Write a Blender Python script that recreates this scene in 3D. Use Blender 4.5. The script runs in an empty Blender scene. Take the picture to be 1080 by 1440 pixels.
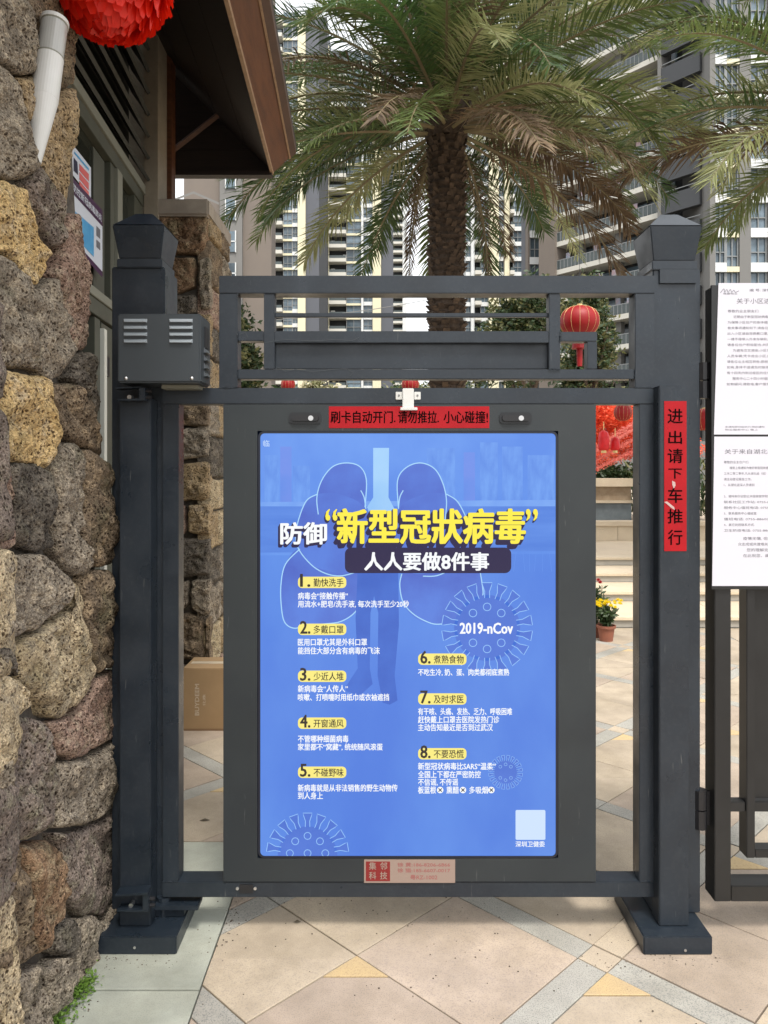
import bpy, bmesh, math, random
from mathutils import Vector, Matrix, noise
R = math.radians
random.seed(7)
scene = bpy.context.scene
COL = scene.collection

# ------------------------------------------------------------------ camera
PITCH = 0.0; F = 1080.0; CAMY = -2.476; CAMZ = 1.5
cam = bpy.data.cameras.new('camera'); cam.sensor_width = 36; cam.lens = F/1440*36
cam.shift_y = -60/1440; cam.clip_start = .05; cam.clip_end = 2000
co = bpy.data.objects.new('camera', cam); COL.objects.link(co)
co.location = (0, CAMY, CAMZ); co.rotation_euler = (R(90)-PITCH, 0, 0)
scene.camera = co

# ------------------------------------------------------------------ light
SUN_EL, SUN_AZ = R(62), R(165)      # azimuth clockwise from +Y
EXPO = 1.15
w = bpy.data.worlds.new('World'); scene.world = w; w.use_nodes = True
nt = w.node_tree; nt.nodes.clear()
sky = nt.nodes.new('ShaderNodeTexSky'); sky.sky_type = 'NISHITA'; sky.sun_disc = False
sky.sun_elevation = SUN_EL; sky.sun_rotation = SUN_AZ; sky.air_density = 1.2; sky.dust_density = 6; sky.ozone_density = .6
hs = nt.nodes.new('ShaderNodeHueSaturation'); hs.inputs['Saturation'].default_value = .22; hs.inputs['Value'].default_value = 1.0
mixw = nt.nodes.new('ShaderNodeMixRGB'); mixw.inputs[0].default_value = .55; mixw.inputs[2].default_value = (8.6, 8.8, 9.0, 1)
bg = nt.nodes.new('ShaderNodeBackground'); bg.inputs[1].default_value = .11
wo_ = nt.nodes.new('ShaderNodeOutputWorld')
nt.links.new(sky.outputs[0], hs.inputs['Color']); nt.links.new(hs.outputs[0], mixw.inputs[1])
nt.links.new(mixw.outputs[0], bg.inputs[0]); nt.links.new(bg.outputs[0], wo_.inputs[0])
sl = bpy.data.lights.new('sun', 'SUN'); sl.energy = 1.5; sl.angle = R(12); sl.color = (1, .95, .88)
so = bpy.data.objects.new('sun', sl); COL.objects.link(so); so.location = (0, 0, 30)
sd = Vector((math.sin(SUN_AZ)*math.cos(SUN_EL), math.cos(SUN_AZ)*math.cos(SUN_EL), math.sin(SUN_EL)))
so.rotation_euler = sd.to_track_quat('Z', 'Y').to_euler()
scene.view_settings.view_transform = 'Standard'; scene.view_settings.look = 'None'
scene.view_settings.exposure = EXPO; scene.view_settings.gamma = 1; scene.view_settings.use_curve_mapping = False

# ------------------------------------------------------------------ measuring helpers (photo pixel -> point on a plane of the place)
cs, sn = math.cos(PITCH), math.sin(PITCH)
def ray(px, py):
    a = (px-540)/F; b = (660-py)/F
    return Vector((a, cs+b*sn, -sn+b*cs))
CAM = Vector((0, CAMY, CAMZ))
def P(px, py, Y):
    d = ray(px, py); return CAM + d*((Y-CAMY)/d.y)
def G(px, py, z=0.0):
    d = ray(px, py); return CAM + d*((z-CAMZ)/d.z)
def PL(px, py, o, n):
    d = ray(px, py); return CAM + d*((o-CAM).dot(n)/d.dot(n))
def X(px, Y, py=900): return P(px, py, Y).x
def Z(py, Y): return P(540, py, Y).z

# ------------------------------------------------------------------ materials
MATS = {}
def lin(c): return tuple(((x/255)/12.92 if x/255 <= .04045 else ((x/255+.055)/1.055)**2.4) for x in c)
def mat(name, c1, c2=None, rough=.6, metal=0, scale=8, detail=6, bump=0, bscale=60, bdist=.005, speck=None, spscale=300, spamt=.5,
        coat=0, contrast=(.35, .65), stretch=None, objrand=0, transl=0, spec=.5, emit=0, stain=0, roughvar=0):
    if name in MATS: return MATS[name]
    m = bpy.data.materials.new(name); m.use_nodes = True; t = m.node_tree; N = t.nodes; L = t.links
    b = N['Principled BSDF']
    c1 = tuple(c1)+(1,); b.inputs['Base Color'].default_value = c1
    b.inputs['Roughness'].default_value = rough; b.inputs['Metallic'].default_value = metal
    b.inputs['Specular IOR Level'].default_value = spec
    if coat: b.inputs['Coat Weight'].default_value = coat
    if emit:
        b.inputs['Emission Color'].default_value = c1; b.inputs['Emission Strength'].default_value = emit
        b.inputs['Base Color'].default_value = (0.02, .02, .02, 1)
    if c2 or bump or speck or objrand:
        tc = N.new('ShaderNodeTexCoord'); mp = N.new('ShaderNodeMapping'); L.new(tc.outputs['Object'], mp.inputs[0])
        if stretch: mp.inputs['Scale'].default_value = stretch
        oi = N.new('ShaderNodeObjectInfo')
        ad = N.new('ShaderNodeVectorMath'); ad.operation = 'MULTIPLY_ADD'
        cv = N.new('ShaderNodeCombineXYZ')
        for k in range(3): L.new(oi.outputs['Random'], cv.inputs[k])
        L.new(cv.outputs[0], ad.inputs[0]); ad.inputs[1].default_value = (37, 19, 53); L.new(mp.outputs[0], ad.inputs[2])
        V = ad.outputs[0]
        last = None
        if c2:
            n = N.new('ShaderNodeTexNoise'); n.inputs['Scale'].default_value = scale; n.inputs['Detail'].default_value = detail; n.inputs['Roughness'].default_value = .62
            L.new(V, n.inputs['Vector'])
            rp = N.new('ShaderNodeValToRGB'); rp.color_ramp.elements[0].position = contrast[0]; rp.color_ramp.elements[1].position = contrast[1]
            rp.color_ramp.elements[0].color = c1; rp.color_ramp.elements[1].color = tuple(c2)+(1,)
            L.new(n.outputs['Fac'], rp.inputs[0]); last = rp.outputs[0]
        if speck:
            n2 = N.new('ShaderNodeTexNoise'); n2.inputs['Scale'].default_value = spscale; n2.inputs['Detail'].default_value = 2
            L.new(V, n2.inputs['Vector'])
            r2 = N.new('ShaderNodeValToRGB'); r2.color_ramp.elements[0].position = .52; r2.color_ramp.elements[1].position = .62
            r2.color_ramp.elements[1].color = (spamt,)*3+(1,)
            L.new(n2.outputs['Fac'], r2.inputs[0])
            mx = N.new('ShaderNodeMixRGB'); L.new(r2.outputs[0], mx.inputs[0])
            if last: L.new(last, mx.inputs[1])
            else: mx.inputs[1].default_value = c1
            mx.inputs[2].default_value = tuple(speck)+(1,); last = mx.outputs[0]
        if stain:
            n5 = N.new('ShaderNodeTexNoise'); n5.inputs['Scale'].default_value = 2.2; n5.inputs['Detail'].default_value = 9; n5.inputs['Roughness'].default_value = .7
            gp = N.new('ShaderNodeNewGeometry'); L.new(gp.outputs['Position'], n5.inputs['Vector'])
            r5 = N.new('ShaderNodeValToRGB'); r5.color_ramp.elements[0].position = .34; r5.color_ramp.elements[1].position = .60
            r5.color_ramp.elements[0].color = (1-stain, 1-stain*1.02, 1-stain*1.1, 1); r5.color_ramp.elements[1].color = (1.04, 1.04, 1.04, 1); L.new(n5.outputs['Fac'], r5.inputs[0])
            m5 = N.new('ShaderNodeMixRGB'); m5.blend_type = 'MULTIPLY'; m5.inputs[0].default_value = 1; L.new(last, m5.inputs[1]); L.new(r5.outputs[0], m5.inputs[2]); last = m5.outputs[0]
        if roughvar:
            n6 = N.new('ShaderNodeTexNoise'); n6.inputs['Scale'].default_value = 7; n6.inputs['Detail'].default_value = 8; L.new(V, n6.inputs['Vector'])
            m6 = N.new('ShaderNodeMapRange'); m6.inputs['From Min'].default_value = .35; m6.inputs['From Max'].default_value = .65; m6.inputs['To Min'].default_value = rough-roughvar; m6.inputs['To Max'].default_value = rough+roughvar
            L.new(n6.outputs['Fac'], m6.inputs['Value']); L.new(m6.outputs[0], b.inputs['Roughness'])
            # thin scratches
            mpx = N.new('ShaderNodeMapping'); mpx.inputs['Scale'].default_value = (14, 14, 1.2); mpx.inputs['Rotation'].default_value = (.3, .5, 0); L.new(V, mpx.inputs[0])
            n7 = N.new('ShaderNodeTexNoise'); n7.inputs['Scale'].default_value = 9; n7.inputs['Detail'].default_value = 3; L.new(mpx.outputs[0], n7.inputs['Vector'])
            r7 = N.new('ShaderNodeValToRGB'); r7.color_ramp.elements[0].position = .70; r7.color_ramp.elements[1].position = .76; r7.color_ramp.elements[1].color = (.6, .6, .6, 1); L.new(n7.outputs['Fac'], r7.inputs[0])
            m7 = N.new('ShaderNodeMixRGB'); L.new(r7.outputs[0], m7.inputs[0]); L.new(last, m7.inputs[1]); m7.inputs[2].default_value = (.10, .105, .105, 1); last = m7.outputs[0]
        if objrand:
            hv = N.new('ShaderNodeHueSaturation')
            ma = N.new('ShaderNodeMath'); ma.operation = 'MULTIPLY_ADD'; L.new(oi.outputs['Random'], ma.inputs[0])
            ma.inputs[1].default_value = objrand*2; ma.inputs[2].default_value = 1-objrand
            L.new(ma.outputs[0], hv.inputs['Value'])
            if last: L.new(last, hv.inputs['Color'])
            else: hv.inputs['Color'].default_value = c1
            last = hv.outputs[0]
        if last: L.new(last, b.inputs['Base Color'])
        if bump:
            n3 = N.new('ShaderNodeTexNoise'); n3.inputs['Scale'].default_value = bscale; n3.inputs['Detail'].default_value = 8; n3.inputs['Roughness'].default_value = .7
            L.new(V, n3.inputs['Vector'])
            bp = N.new('ShaderNodeBump'); bp.inputs['Strength'].default_value = bump; bp.inputs['Distance'].default_value = bdist
            L.new(n3.outputs['Fac'], bp.inputs['Height']); L.new(bp.outputs[0], b.inputs['Normal'])
    if transl:
        out = N['Material Output']; tr = N.new('ShaderNodeBsdfTranslucent'); ms = N.new('ShaderNodeMixShader')
        ms.inputs[0].default_value = transl
        if b.inputs['Base Color'].is_linked: L.new(b.inputs['Base Color'].links[0].from_socket, tr.inputs[0])
        else: tr.inputs[0].default_value = c1
        L.new(b.outputs[0], ms.inputs[1]); L.new(tr.outputs[0], ms.inputs[2]); L.new(ms.outputs[0], out.inputs[0])
    MATS[name] = m; return m

def emis(name, rgb, k=1.0, c2=None, scale=3, stretch=None, contrast=(.35, .65)):
    """a backlit print: colour given as it shows when lit from behind, under a thin sheet of acrylic"""
    if name in MATS: return MATS[name]
    m = bpy.data.materials.new(name); m.use_nodes = True; t = m.node_tree; N = t.nodes; L = t.links
    b = N['Principled BSDF']; b.inputs['Base Color'].default_value = (.01, .01, .012, 1); b.inputs['Roughness'].default_value = .18
    b.inputs['Specular IOR Level'].default_value = .35
    b.inputs['Emission Strength'].default_value = k/2**EXPO
    b.inputs['Emission Color'].default_value = lin(rgb)+(1,)
    if c2:
        tc = N.new('ShaderNodeTexCoord'); mp = N.new('ShaderNodeMapping'); L.new(tc.outputs['Object'], mp.inputs[0])
        if stretch: mp.inputs['Scale'].default_value = stretch
        n = N.new('ShaderNodeTexNoise'); n.inputs['Scale'].default_value = scale; n.inputs['Detail'].default_value = 7; L.new(mp.outputs[0], n.inputs['Vector'])
        rp = N.new('ShaderNodeValToRGB'); rp.color_ramp.elements[0].position = contrast[0]; rp.color_ramp.elements[1].position = contrast[1]
        rp.color_ramp.elements[0].color = lin(rgb)+(1,); rp.color_ramp.elements[1].color = lin(c2)+(1,)
        L.new(n.outputs['Fac'], rp.inputs[0]); L.new(rp.outputs[0], b.inputs['Emission Color'])
    MATS[name] = m; return m

def lava(name, c1, c2, c3):
    m = bpy.data.materials.new(name); m.use_nodes = True; t = m.node_tree; N = t.nodes; L = t.links
    b = N['Principled BSDF']; b.inputs['Roughness'].default_value = .9; b.inputs['Specular IOR Level'].default_value = .25
    tc = N.new('ShaderNodeTexCoord'); oi = N.new('ShaderNodeObjectInfo')
    ad = N.new('ShaderNodeVectorMath'); ad.operation = 'MULTIPLY_ADD'; cv = N.new('ShaderNodeCombineXYZ')
    for k in range(3): L.new(oi.outputs['Random'], cv.inputs[k])
    L.new(cv.outputs[0], ad.inputs[0]); ad.inputs[1].default_value = (37, 19, 53); L.new(tc.outputs['Object'], ad.inputs[2]); V = ad.outputs[0]
    def nz(s, d=8, r=.65):
        n = N.new('ShaderNodeTexNoise'); n.inputs['Scale'].default_value = s; n.inputs['Detail'].default_value = d; n.inputs['Roughness'].default_value = r
        L.new(V, n.inputs['Vector']); return n.outputs['Fac']
    r1 = N.new('ShaderNodeValToRGB'); e = r1.color_ramp.elements; e[0].position = .36; e[1].position = .62; e[0].color = c1+(1,); e[1].color = c2+(1,)
    L.new(nz(9), r1.inputs[0])
    r2 = N.new('ShaderNodeValToRGB'); r2.color_ramp.elements[0].position = .5; r2.color_ramp.elements[1].position = .68; L.new(nz(22, 6), r2.inputs[0])
    mx = N.new('ShaderNodeMixRGB'); L.new(r2.outputs[0], mx.inputs[0]); L.new(r1.outputs[0], mx.inputs[1]); mx.inputs[2].default_value = c3+(1,)
    ms = N.new('ShaderNodeValToRGB'); ms.color_ramp.elements[0].position = .56; ms.color_ramp.elements[1].position = .74; ms.color_ramp.elements[1].color = (.55, .55, .55, 1); L.new(nz(5.3, 4), ms.inputs[0])
    mm = N.new('ShaderNodeMixRGB'); L.new(ms.outputs[0], mm.inputs[0]); L.new(mx.outputs[0], mm.inputs[1]); mm.inputs[2].default_value = (.12, .125, .075, 1); mx = mm
    mineral = None
    # mineral grain: pale and dark flecks
    r3 = N.new('ShaderNodeValToRGB'); r3.color_ramp.elements[0].position = .3; r3.color_ramp.elements[1].position = .7
    r3.color_ramp.elements[0].color = (.36, .335, .30, 1); r3.color_ramp.elements[1].color = (2.0, 1.9, 1.72, 1); L.new(nz(160, 4, .8), r3.inputs[0])
    m2 = N.new('ShaderNodeMixRGB'); m2.blend_type = 'MULTIPLY'; m2.inputs[0].default_value = 1; L.new(mx.outputs[0], m2.inputs[1]); L.new(r3.outputs[0], m2.inputs[2])
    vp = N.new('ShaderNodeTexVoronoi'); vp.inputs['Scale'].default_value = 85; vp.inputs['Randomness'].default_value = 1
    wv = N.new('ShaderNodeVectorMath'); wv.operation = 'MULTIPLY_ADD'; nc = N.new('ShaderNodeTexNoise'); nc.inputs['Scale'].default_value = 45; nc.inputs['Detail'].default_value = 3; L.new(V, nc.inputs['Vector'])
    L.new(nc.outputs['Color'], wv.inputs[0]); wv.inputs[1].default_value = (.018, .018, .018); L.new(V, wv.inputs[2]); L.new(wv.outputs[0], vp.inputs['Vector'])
    rv_ = N.new('ShaderNodeValToRGB'); rv_.color_ramp.elements[0].position = .24; rv_.color_ramp.elements[1].position = .42; rv_.color_ramp.elements[0].color = (.20, .17, .15, 1); rv_.color_ramp.elements[1].color = (1, 1, 1, 1)  # dark pore colour: grime plus shade painted into the pits
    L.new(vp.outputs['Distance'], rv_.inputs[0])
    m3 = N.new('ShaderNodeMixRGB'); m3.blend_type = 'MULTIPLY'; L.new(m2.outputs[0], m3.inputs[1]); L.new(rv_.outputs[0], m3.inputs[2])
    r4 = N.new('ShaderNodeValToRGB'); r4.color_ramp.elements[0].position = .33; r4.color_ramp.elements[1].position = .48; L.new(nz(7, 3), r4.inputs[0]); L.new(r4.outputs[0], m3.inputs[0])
    L.new(m3.outputs[0], b.inputs['Base Color'])
    vo = N.new('ShaderNodeTexVoronoi'); vo.inputs['Scale'].default_value = 150; L.new(V, vo.inputs['Vector'])
    sm = N.new('ShaderNodeMath'); sm.operation = 'SMOOTH_MIN'; sm.inputs[1].default_value = .5; sm.inputs[2].default_value = .2; L.new(vo.outputs['Distance'], sm.inputs[0])
    av = N.new('ShaderNodeMath'); av.operation = 'ADD'; L.new(sm.outputs[0], av.inputs[0]); L.new(nz(60, 10, .75), av.inputs[1])
    bp = N.new('ShaderNodeBump'); bp.inputs['Strength'].default_value = 1; bp.inputs['Distance'].default_value = .011
    L.new(av.outputs[0], bp.inputs['Height']); L.new(bp.outputs[0], b.inputs['Normal'])
    return m

PAINT = mat('dark_gate_paint', (.010, .0155, .023), (.016, .023, .032), rough=.38, scale=5, detail=8, bump=.12, bscale=35, bdist=.002, speck=(.045, .05, .056), spscale=90, spamt=.12, spec=.5, roughvar=.13)
PAINT2 = mat('dark_leaf_paint', (.007, .0075, .008), (.012, .0125, .013), rough=.42, scale=6, bump=.1, bscale=40, bdist=.002)
CAB = mat('cabinet_paint', (.015, .020, .024), (.021, .027, .030), rough=.48, scale=3, roughvar=.08, bump=.1, bscale=30, bdist=.001)
BOXM = mat('control_box_paint', (.035, .043, .050), (.042, .051, .059), rough=.42, scale=5)
BLACK = mat('black_plastic', (.012, .012, .014), rough=.4)
STEEL = mat('bright_steel', (.6, .6, .6), rough=.3, metal=.9)
SILV = mat('louver_silver', (.30, .34, .37), rough=.35, metal=.3)
RED = mat('red_sticker_film', (.36, .004, .009), (.30, .003, .008), rough=.5, spec=.25, scale=10)
REDL = mat('lantern_silk', (.34, .006, .008), rough=.5, transl=.25)
INK = mat('black_print', (.004, .001, .001), rough=.8, spec=.05)
GOLD = mat('gold_wire', (.75, .55, .25), rough=.4, metal=.3)
GRAN = [mat('granite_pink', (.43, .345, .265), (.34, .275, .215), rough=.75, scale=3, speck=(.24, .20, .18), spscale=260, spamt=.6, bump=.25, bscale=250, bdist=.001, objrand=.07, stain=.30),
        mat('granite_beige', (.46, .38, .28), (.37, .305, .23), rough=.75, scale=3, speck=(.28, .24, .2), spscale=260, spamt=.6, bump=.25, bscale=250, bdist=.001, objrand=.07, stain=.30)]
SLATE = mat('granite_grey', (.375, .36, .315), (.31, .295, .26), rough=.7, scale=5, speck=(.12, .125, .13), spscale=280, spamt=.6, bump=.25, bscale=250, bdist=.001, objrand=.06, stain=.25)
YEL = mat('granite_yellow', (.50, .37, .19), (.44, .33, .19), rough=.75, scale=7, speck=(.32, .22, .12), spscale=260, spamt=.6, objrand=.04)
GREENG = mat('granite_green', (.40, .41, .345), (.31, .325, .28), rough=.7, scale=3.5, speck=(.26, .28, .25), spscale=280, spamt=.5, bump=.2, bscale=250, bdist=.001, objrand=.05, stain=.30)
MORT = mat('joint_sand', (.10, .09, .075), (.16, .14, .11), rough=.95, scale=40)
BACK = mat('dark_mortar', (.06, .05, .04), (.11, .095, .075), rough=1, scale=30, bump=.6, bscale=60, bdist=.01)
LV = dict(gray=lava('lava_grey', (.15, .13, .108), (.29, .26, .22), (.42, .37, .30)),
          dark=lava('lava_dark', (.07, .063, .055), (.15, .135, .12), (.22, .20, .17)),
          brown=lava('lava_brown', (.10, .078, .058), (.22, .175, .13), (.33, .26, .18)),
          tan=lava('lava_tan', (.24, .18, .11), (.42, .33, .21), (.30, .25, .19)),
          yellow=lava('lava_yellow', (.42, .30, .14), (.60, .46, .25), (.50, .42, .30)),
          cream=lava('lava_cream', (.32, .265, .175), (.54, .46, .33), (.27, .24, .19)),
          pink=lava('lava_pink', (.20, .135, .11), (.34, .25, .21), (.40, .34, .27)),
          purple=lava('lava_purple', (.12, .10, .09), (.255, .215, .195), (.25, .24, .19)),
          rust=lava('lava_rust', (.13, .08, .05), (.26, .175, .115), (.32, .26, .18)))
CREAM = mat('cream_stucco', (.29, .25, .19), (.24, .205, .155), rough=.85, scale=14, bump=.3, bscale=120, bdist=.002)
CONC = mat('concrete_cap', (.36, .31, .25), (.27, .23, .19), rough=.85, scale=9, bump=.3, bscale=90, bdist=.003)
WFR = mat('green_grey_window_frame', (.075, .078, .056), (.06, .062, .045), rough=.55, scale=10)
WFL = mat('pale_frame_edge', (.20, .20, .16), rough=.5)
LOUV = mat('dark_green_louver', (.024, .026, .021), (.034, .036, .03), rough=.6, scale=12)
GLASSD = mat('dark_room_glass', (.018, .02, .015), (.032, .034, .026), rough=.08, scale=2, spec=.5)
WOODD = mat('dark_soffit_wood', (.012, .007, .005), (.022, .012, .008), rough=.6, scale=5, stretch=(1, 12, 12), bump=.2, bscale=40)  # dark brown wood, made darker so its colour carries the eave's shade
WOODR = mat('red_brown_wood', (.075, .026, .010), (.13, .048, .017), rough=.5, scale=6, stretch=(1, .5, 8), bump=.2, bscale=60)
WOODE = mat('pale_wood_edge', (.34, .22, .13), (.26, .16, .09), rough=.6, scale=20)
CARD = mat('cardboard', (.36, .235, .12), (.31, .20, .10), rough=.85, scale=6)
TAPE = mat('packing_tape', (.55, .46, .34), rough=.3)
WHITE = mat('white_plastic', (.60, .60, .58), (.55, .55, .52), rough=.35, scale=8)
PAPER = mat('white_paper', (.55, .545, .60), rough=.6)
TXT = mat('grey_print', (.13, .13, .15), rough=.7)
PTRUNK = mat('palm_trunk_fibre', (.035, .022, .014), (.09, .06, .04), rough=.95, scale=14, bump=1, bscale=40, bdist=.03)
PBOOT = mat('palm_leaf_base', (.038, .025, .017), (.10, .066, .042), rough=.9, scale=12, bump=.6, bscale=50, bdist=.01, objrand=.2)
FR = [mat('frond_green', (.032, .072, .020), (.075, .130, .036), rough=.34, scale=3, transl=.3, objrand=.25),
      mat('frond_olive', (.072, .112, .032), (.145, .185, .058), rough=.38, scale=3, transl=.3, objrand=.2),
      mat('frond_pale', (.22, .25, .10), (.34, .34, .17), rough=.45, scale=3, transl=.3, objrand=.15),
      mat('frond_dry', (.085, .055, .032), (.18, .125, .072), rough=.7, scale=3, transl=.2, objrand=.2)]
RACH = mat('frond_stalk', (.20, .17, .085), (.16, .12, .07), rough=.6, scale=5)
LEAF = [mat('leaf_dark', (.03, .055, .018), (.05, .085, .03), rough=.5, scale=4, transl=.25),
        mat('leaf_yellowish', (.13, .14, .05), (.20, .19, .08), rough=.5, scale=4, transl=.3),
        mat('leaf_bright', (.11, .21, .03), (.18, .30, .05), rough=.55, scale=30, transl=.35)]
BARK = mat('shrub_bark', (.10, .07, .05), (.15, .11, .08), rough=.9, scale=20)
STEPM = mat('cream_step_stone', (.60, .50, .36), (.52, .43, .31), rough=.75, scale=3, speck=(.38, .32, .24), spscale=200, spamt=.4, objrand=.06)
STEPG = mat('grey_riser_stone', (.30, .28, .24), (.36, .33, .28), rough=.8, scale=5, objrand=.06)
BRST = mat('brown_wall_stone', (.26, .19, .12), (.36, .28, .19), rough=.85, scale=6)
BLST = mat('blue_grey_wall_stone', (.17, .20, .21), (.12, .14, .15), rough=.8, scale=5)
TERRA = mat('terracotta', (.26, .09, .05), (.21, .075, .045), rough=.8, scale=12)

# ------------------------------------------------------------------ mesh building helpers
WO = {}     # world origin of every object that has one
def wo(o): return WO.get(o.name, Vector((0, 0, 0))) if o else Vector((0, 0, 0))
def tag(o, label=None, cat=None, group=None, kind=None):
    if label: o['label'] = label
    if cat: o['category'] = cat
    if group: o['group'] = group
    if kind: o['kind'] = kind
    return o
def thing(name, label, cat, loc, group=None):
    o = bpy.data.objects.new(name, None); COL.objects.link(o); o.location = loc; o.empty_display_size = .1
    WO[o.name] = Vector(loc); return tag(o, label, cat, group)
class MB:
    def __init__(s): s.v = []; s.f = []; s.mi = []; s.cur = 0
    def add(s, vs, fs):
        b = len(s.v); s.v += [Vector(v) for v in vs]; s.f += [tuple(b+i for i in f) for f in fs]; s.mi += [s.cur]*len(fs); return s
    def box(s, x0, x1, y0, y1, z0, z1):
        return s.obox(Vector((0, 0, 0)), Vector((1, 0, 0)), Vector((0, 1, 0)), x0, x1, y0, y1, z0, z1)
    def obox(s, o, ex, ey, a0, a1, b0, b1, z0, z1, ez=Vector((0, 0, 1))):
        if a0 > a1: a0, a1 = a1, a0
        if b0 > b1: b0, b1 = b1, b0
        vs = [o+ex*a+ey*b+ez*c for c in (z0, z1) for b in (b0, b1) for a in (a0, a1)]
        return s.add(vs, [(0, 2, 3, 1), (4, 5, 7, 6), (0, 1, 5, 4), (2, 6, 7, 3), (0, 4, 6, 2), (1, 3, 7, 5)])
    def frustum(s, x0, x1, y0, y1, z0, X0, X1, Y0, Y1, z1):
        return s.add([(x0, y0, z0), (x1, y0, z0), (x1, y1, z0), (x0, y1, z0), (X0, Y0, z1), (X1, Y0, z1), (X1, Y1, z1), (X0, Y1, z1)],
                     [(3, 2, 1, 0), (4, 5, 6, 7), (0, 1, 5, 4), (1, 2, 6, 5), (2, 3, 7, 6), (3, 0, 4, 7)])
    def poly(s, pts): return s.add(pts, [tuple(range(len(pts)))])
    def prism(s, pts, off):
        n = len(pts); off = Vector(off); pts = [Vector(p) for p in pts]
        return s.add(pts+[p+off for p in pts], [tuple(range(n))[::-1], tuple(range(n, 2*n))]+[(i, (i+1) % n, n+(i+1) % n, n+i) for i in range(n)])
    def tube(s, a, b, r0, r1=None, n=12, caps=True):
        a = Vector(a); b = Vector(b); r1 = r0 if r1 is None else r1
        q = (b-a).to_track_quat('Z', 'Y'); vs = []
        for c, r in ((a, r0), (b, r1)):
            for i in range(n):
                t = 2*math.pi*i/n; vs.append(c+q@Vector((math.cos(t)*r, math.sin(t)*r, 0)))
        fs = [(i, (i+1) % n, n+(i+1) % n, n+i) for i in range(n)]
        if caps: fs += [tuple(range(n))[::-1], tuple(range(n, 2*n))]
        return s.add(vs, fs)
    def lathe(s, c, prof, n=24, squash=1):
        c = Vector(c); vs = []
        for r, z in prof:
            for i in range(n):
                t = 2*math.pi*i/n; vs.append(c+Vector((math.cos(t)*r, math.sin(t)*r*squash, z)))
        fs = []
        for k in range(len(prof)-1):
            for i in range(n): fs.append((k*n+i, k*n+(i+1) % n, (k+1)*n+(i+1) % n, (k+1)*n+i))
        return s.add(vs, fs)
    def build(s, name, m, parent=None, smooth=False, bev=0, origin=None, kind=None, label=None):
        if origin is None:
            lo = Vector([min(v[i] for v in s.v) for i in range(3)]); hi = Vector([max(v[i] for v in s.v) for i in range(3)])
            origin = (lo+hi)/2
        origin = Vector(origin)
        me = bpy.data.meshes.new(name); me.from_pydata([v-origin for v in s.v], [], s.f)
        if isinstance(m, (list, tuple)):
            for k in m: me.materials.append(k)
            me.polygons.foreach_set('material_index', s.mi)
        else: me.materials.append(m)
        if bev:
            bm = bmesh.new(); bm.from_mesh(me)
            bmesh.ops.bevel(bm, geom=[e for e in bm.edges if len(e.link_faces) == 2 and e.calc_face_angle(0) > .5], offset=bev, segments=2, affect='EDGES', clamp_overlap=True)
            bm.to_mesh(me); bm.free()
        if smooth: me.shade_smooth()
        return link(name, me, parent, origin, kind, label)
def link(name, me, parent, origin, kind=None, label=None, rot=None):
    o = bpy.data.objects.new(name, me); COL.objects.link(o)
    o.location = Vector(origin)-wo(parent); WO[o.name] = Vector(origin)
    if rot: o.rotation_euler = rot
    if parent: o.parent = parent
    if kind: o['kind'] = kind
    if label: o['label'] = label
    return o
def gbox(px0, px1, py0, py1, Y0, Y1, name, m, parent, bev=.0015, py=None):
    """square tube whose front face (plane Y0) covers these photo pixels"""
    py = (py0+py1)/2 if py is None else py
    return MB().box(P(px0, py, Y0).x, P(px1, py, Y0).x, Y0, Y1, Z(py1, Y0), Z(py0, Y0)).build(name, m, parent, bev=bev)

# flat lettering -> mesh, fitted to a box
def text_mesh(s, bold=0.0, res=2):
    cu = bpy.data.curves.new('t', 'FONT'); cu.body = s; cu.size = 1; cu.resolution_u = res; cu.offset = bold; cu.fill_mode = 'FRONT'
    ob = bpy.data.objects.new('t', cu); COL.objects.link(ob)
    bpy.context.view_layer.update()
    me = bpy.data.meshes.new_from_object(ob.evaluated_get(bpy.context.evaluated_depsgraph_get()))
    bpy.data.objects.remove(ob); bpy.data.curves.remove(cu); me.materials.clear()
    return me
TC = {}
def text(s, o, ex, ez, wid, hei, m, parent, bold=.01, name='lettering', shear=0):
    """letters of s in the rectangle with lower left corner o, directions ex, ez; bold strokes are thickened by shifted layers"""
    if s not in TC:
        me = text_mesh(s, 0)
        if not len(me.vertices): return None
        co_ = [(v.co.x, v.co.y) for v in me.vertices]; TC[s] = (co_, [tuple(p.vertices) for p in me.polygons])
        bpy.data.meshes.remove(me)
    co_, fs = TC[s]
    a = min(c[0] for c in co_); b = max(c[0] for c in co_); c = min(q[1] for q in co_); d = max(q[1] for q in co_)
    nrm = ex.cross(ez); base = [(ex*((x-a)/(b-a)*wid+shear*(y-c)/(d-c)*hei)+ez*((y-c)/(d-c)*hei)) for x, y in co_]
    k = bold*hei*1.1; offs = [(0, 0)]
    if bold > .008: offs += [(k, 0), (-k, 0), (0, k*.7), (0, -k*.7)]
    if bold > .028: offs += [(k*.7, k*.6), (-k*.7, k*.6), (k*.7, -k*.6), (-k*.7, -k*.6)]
    mb = MB()
    for q, (dx_, dy_) in enumerate(offs):
        sh = ex*dx_+ez*dy_+nrm*(q*1.5e-6); mb.add([p+sh for p in base], fs)
    me = bpy.data.meshes.new(name); me.from_pydata(mb.v, [], mb.f); me.materials.append(m)
    return link(name, me, parent, o)
def ptext(s, px0, px1, py0, py1, Y, m, parent, bold=.01, shear=0, name='lettering'):
    a = P(px0, (py0+py1)/2, Y); b = P(px1, (py0+py1)/2, Y); z0 = Z(py1, Y); z1 = Z(py0, Y)
    return text(s, Vector((a.x, Y, z0)), Vector((1, 0, 0)), Vector((0, 0, 1)), b.x-a.x, z1-z0, m, parent, bold, name, shear)
def ppoly(pts, Y, name, m, parent):
    return MB().poly([P(x, y, Y) for x, y in pts]).build(name, m, parent)
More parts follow.
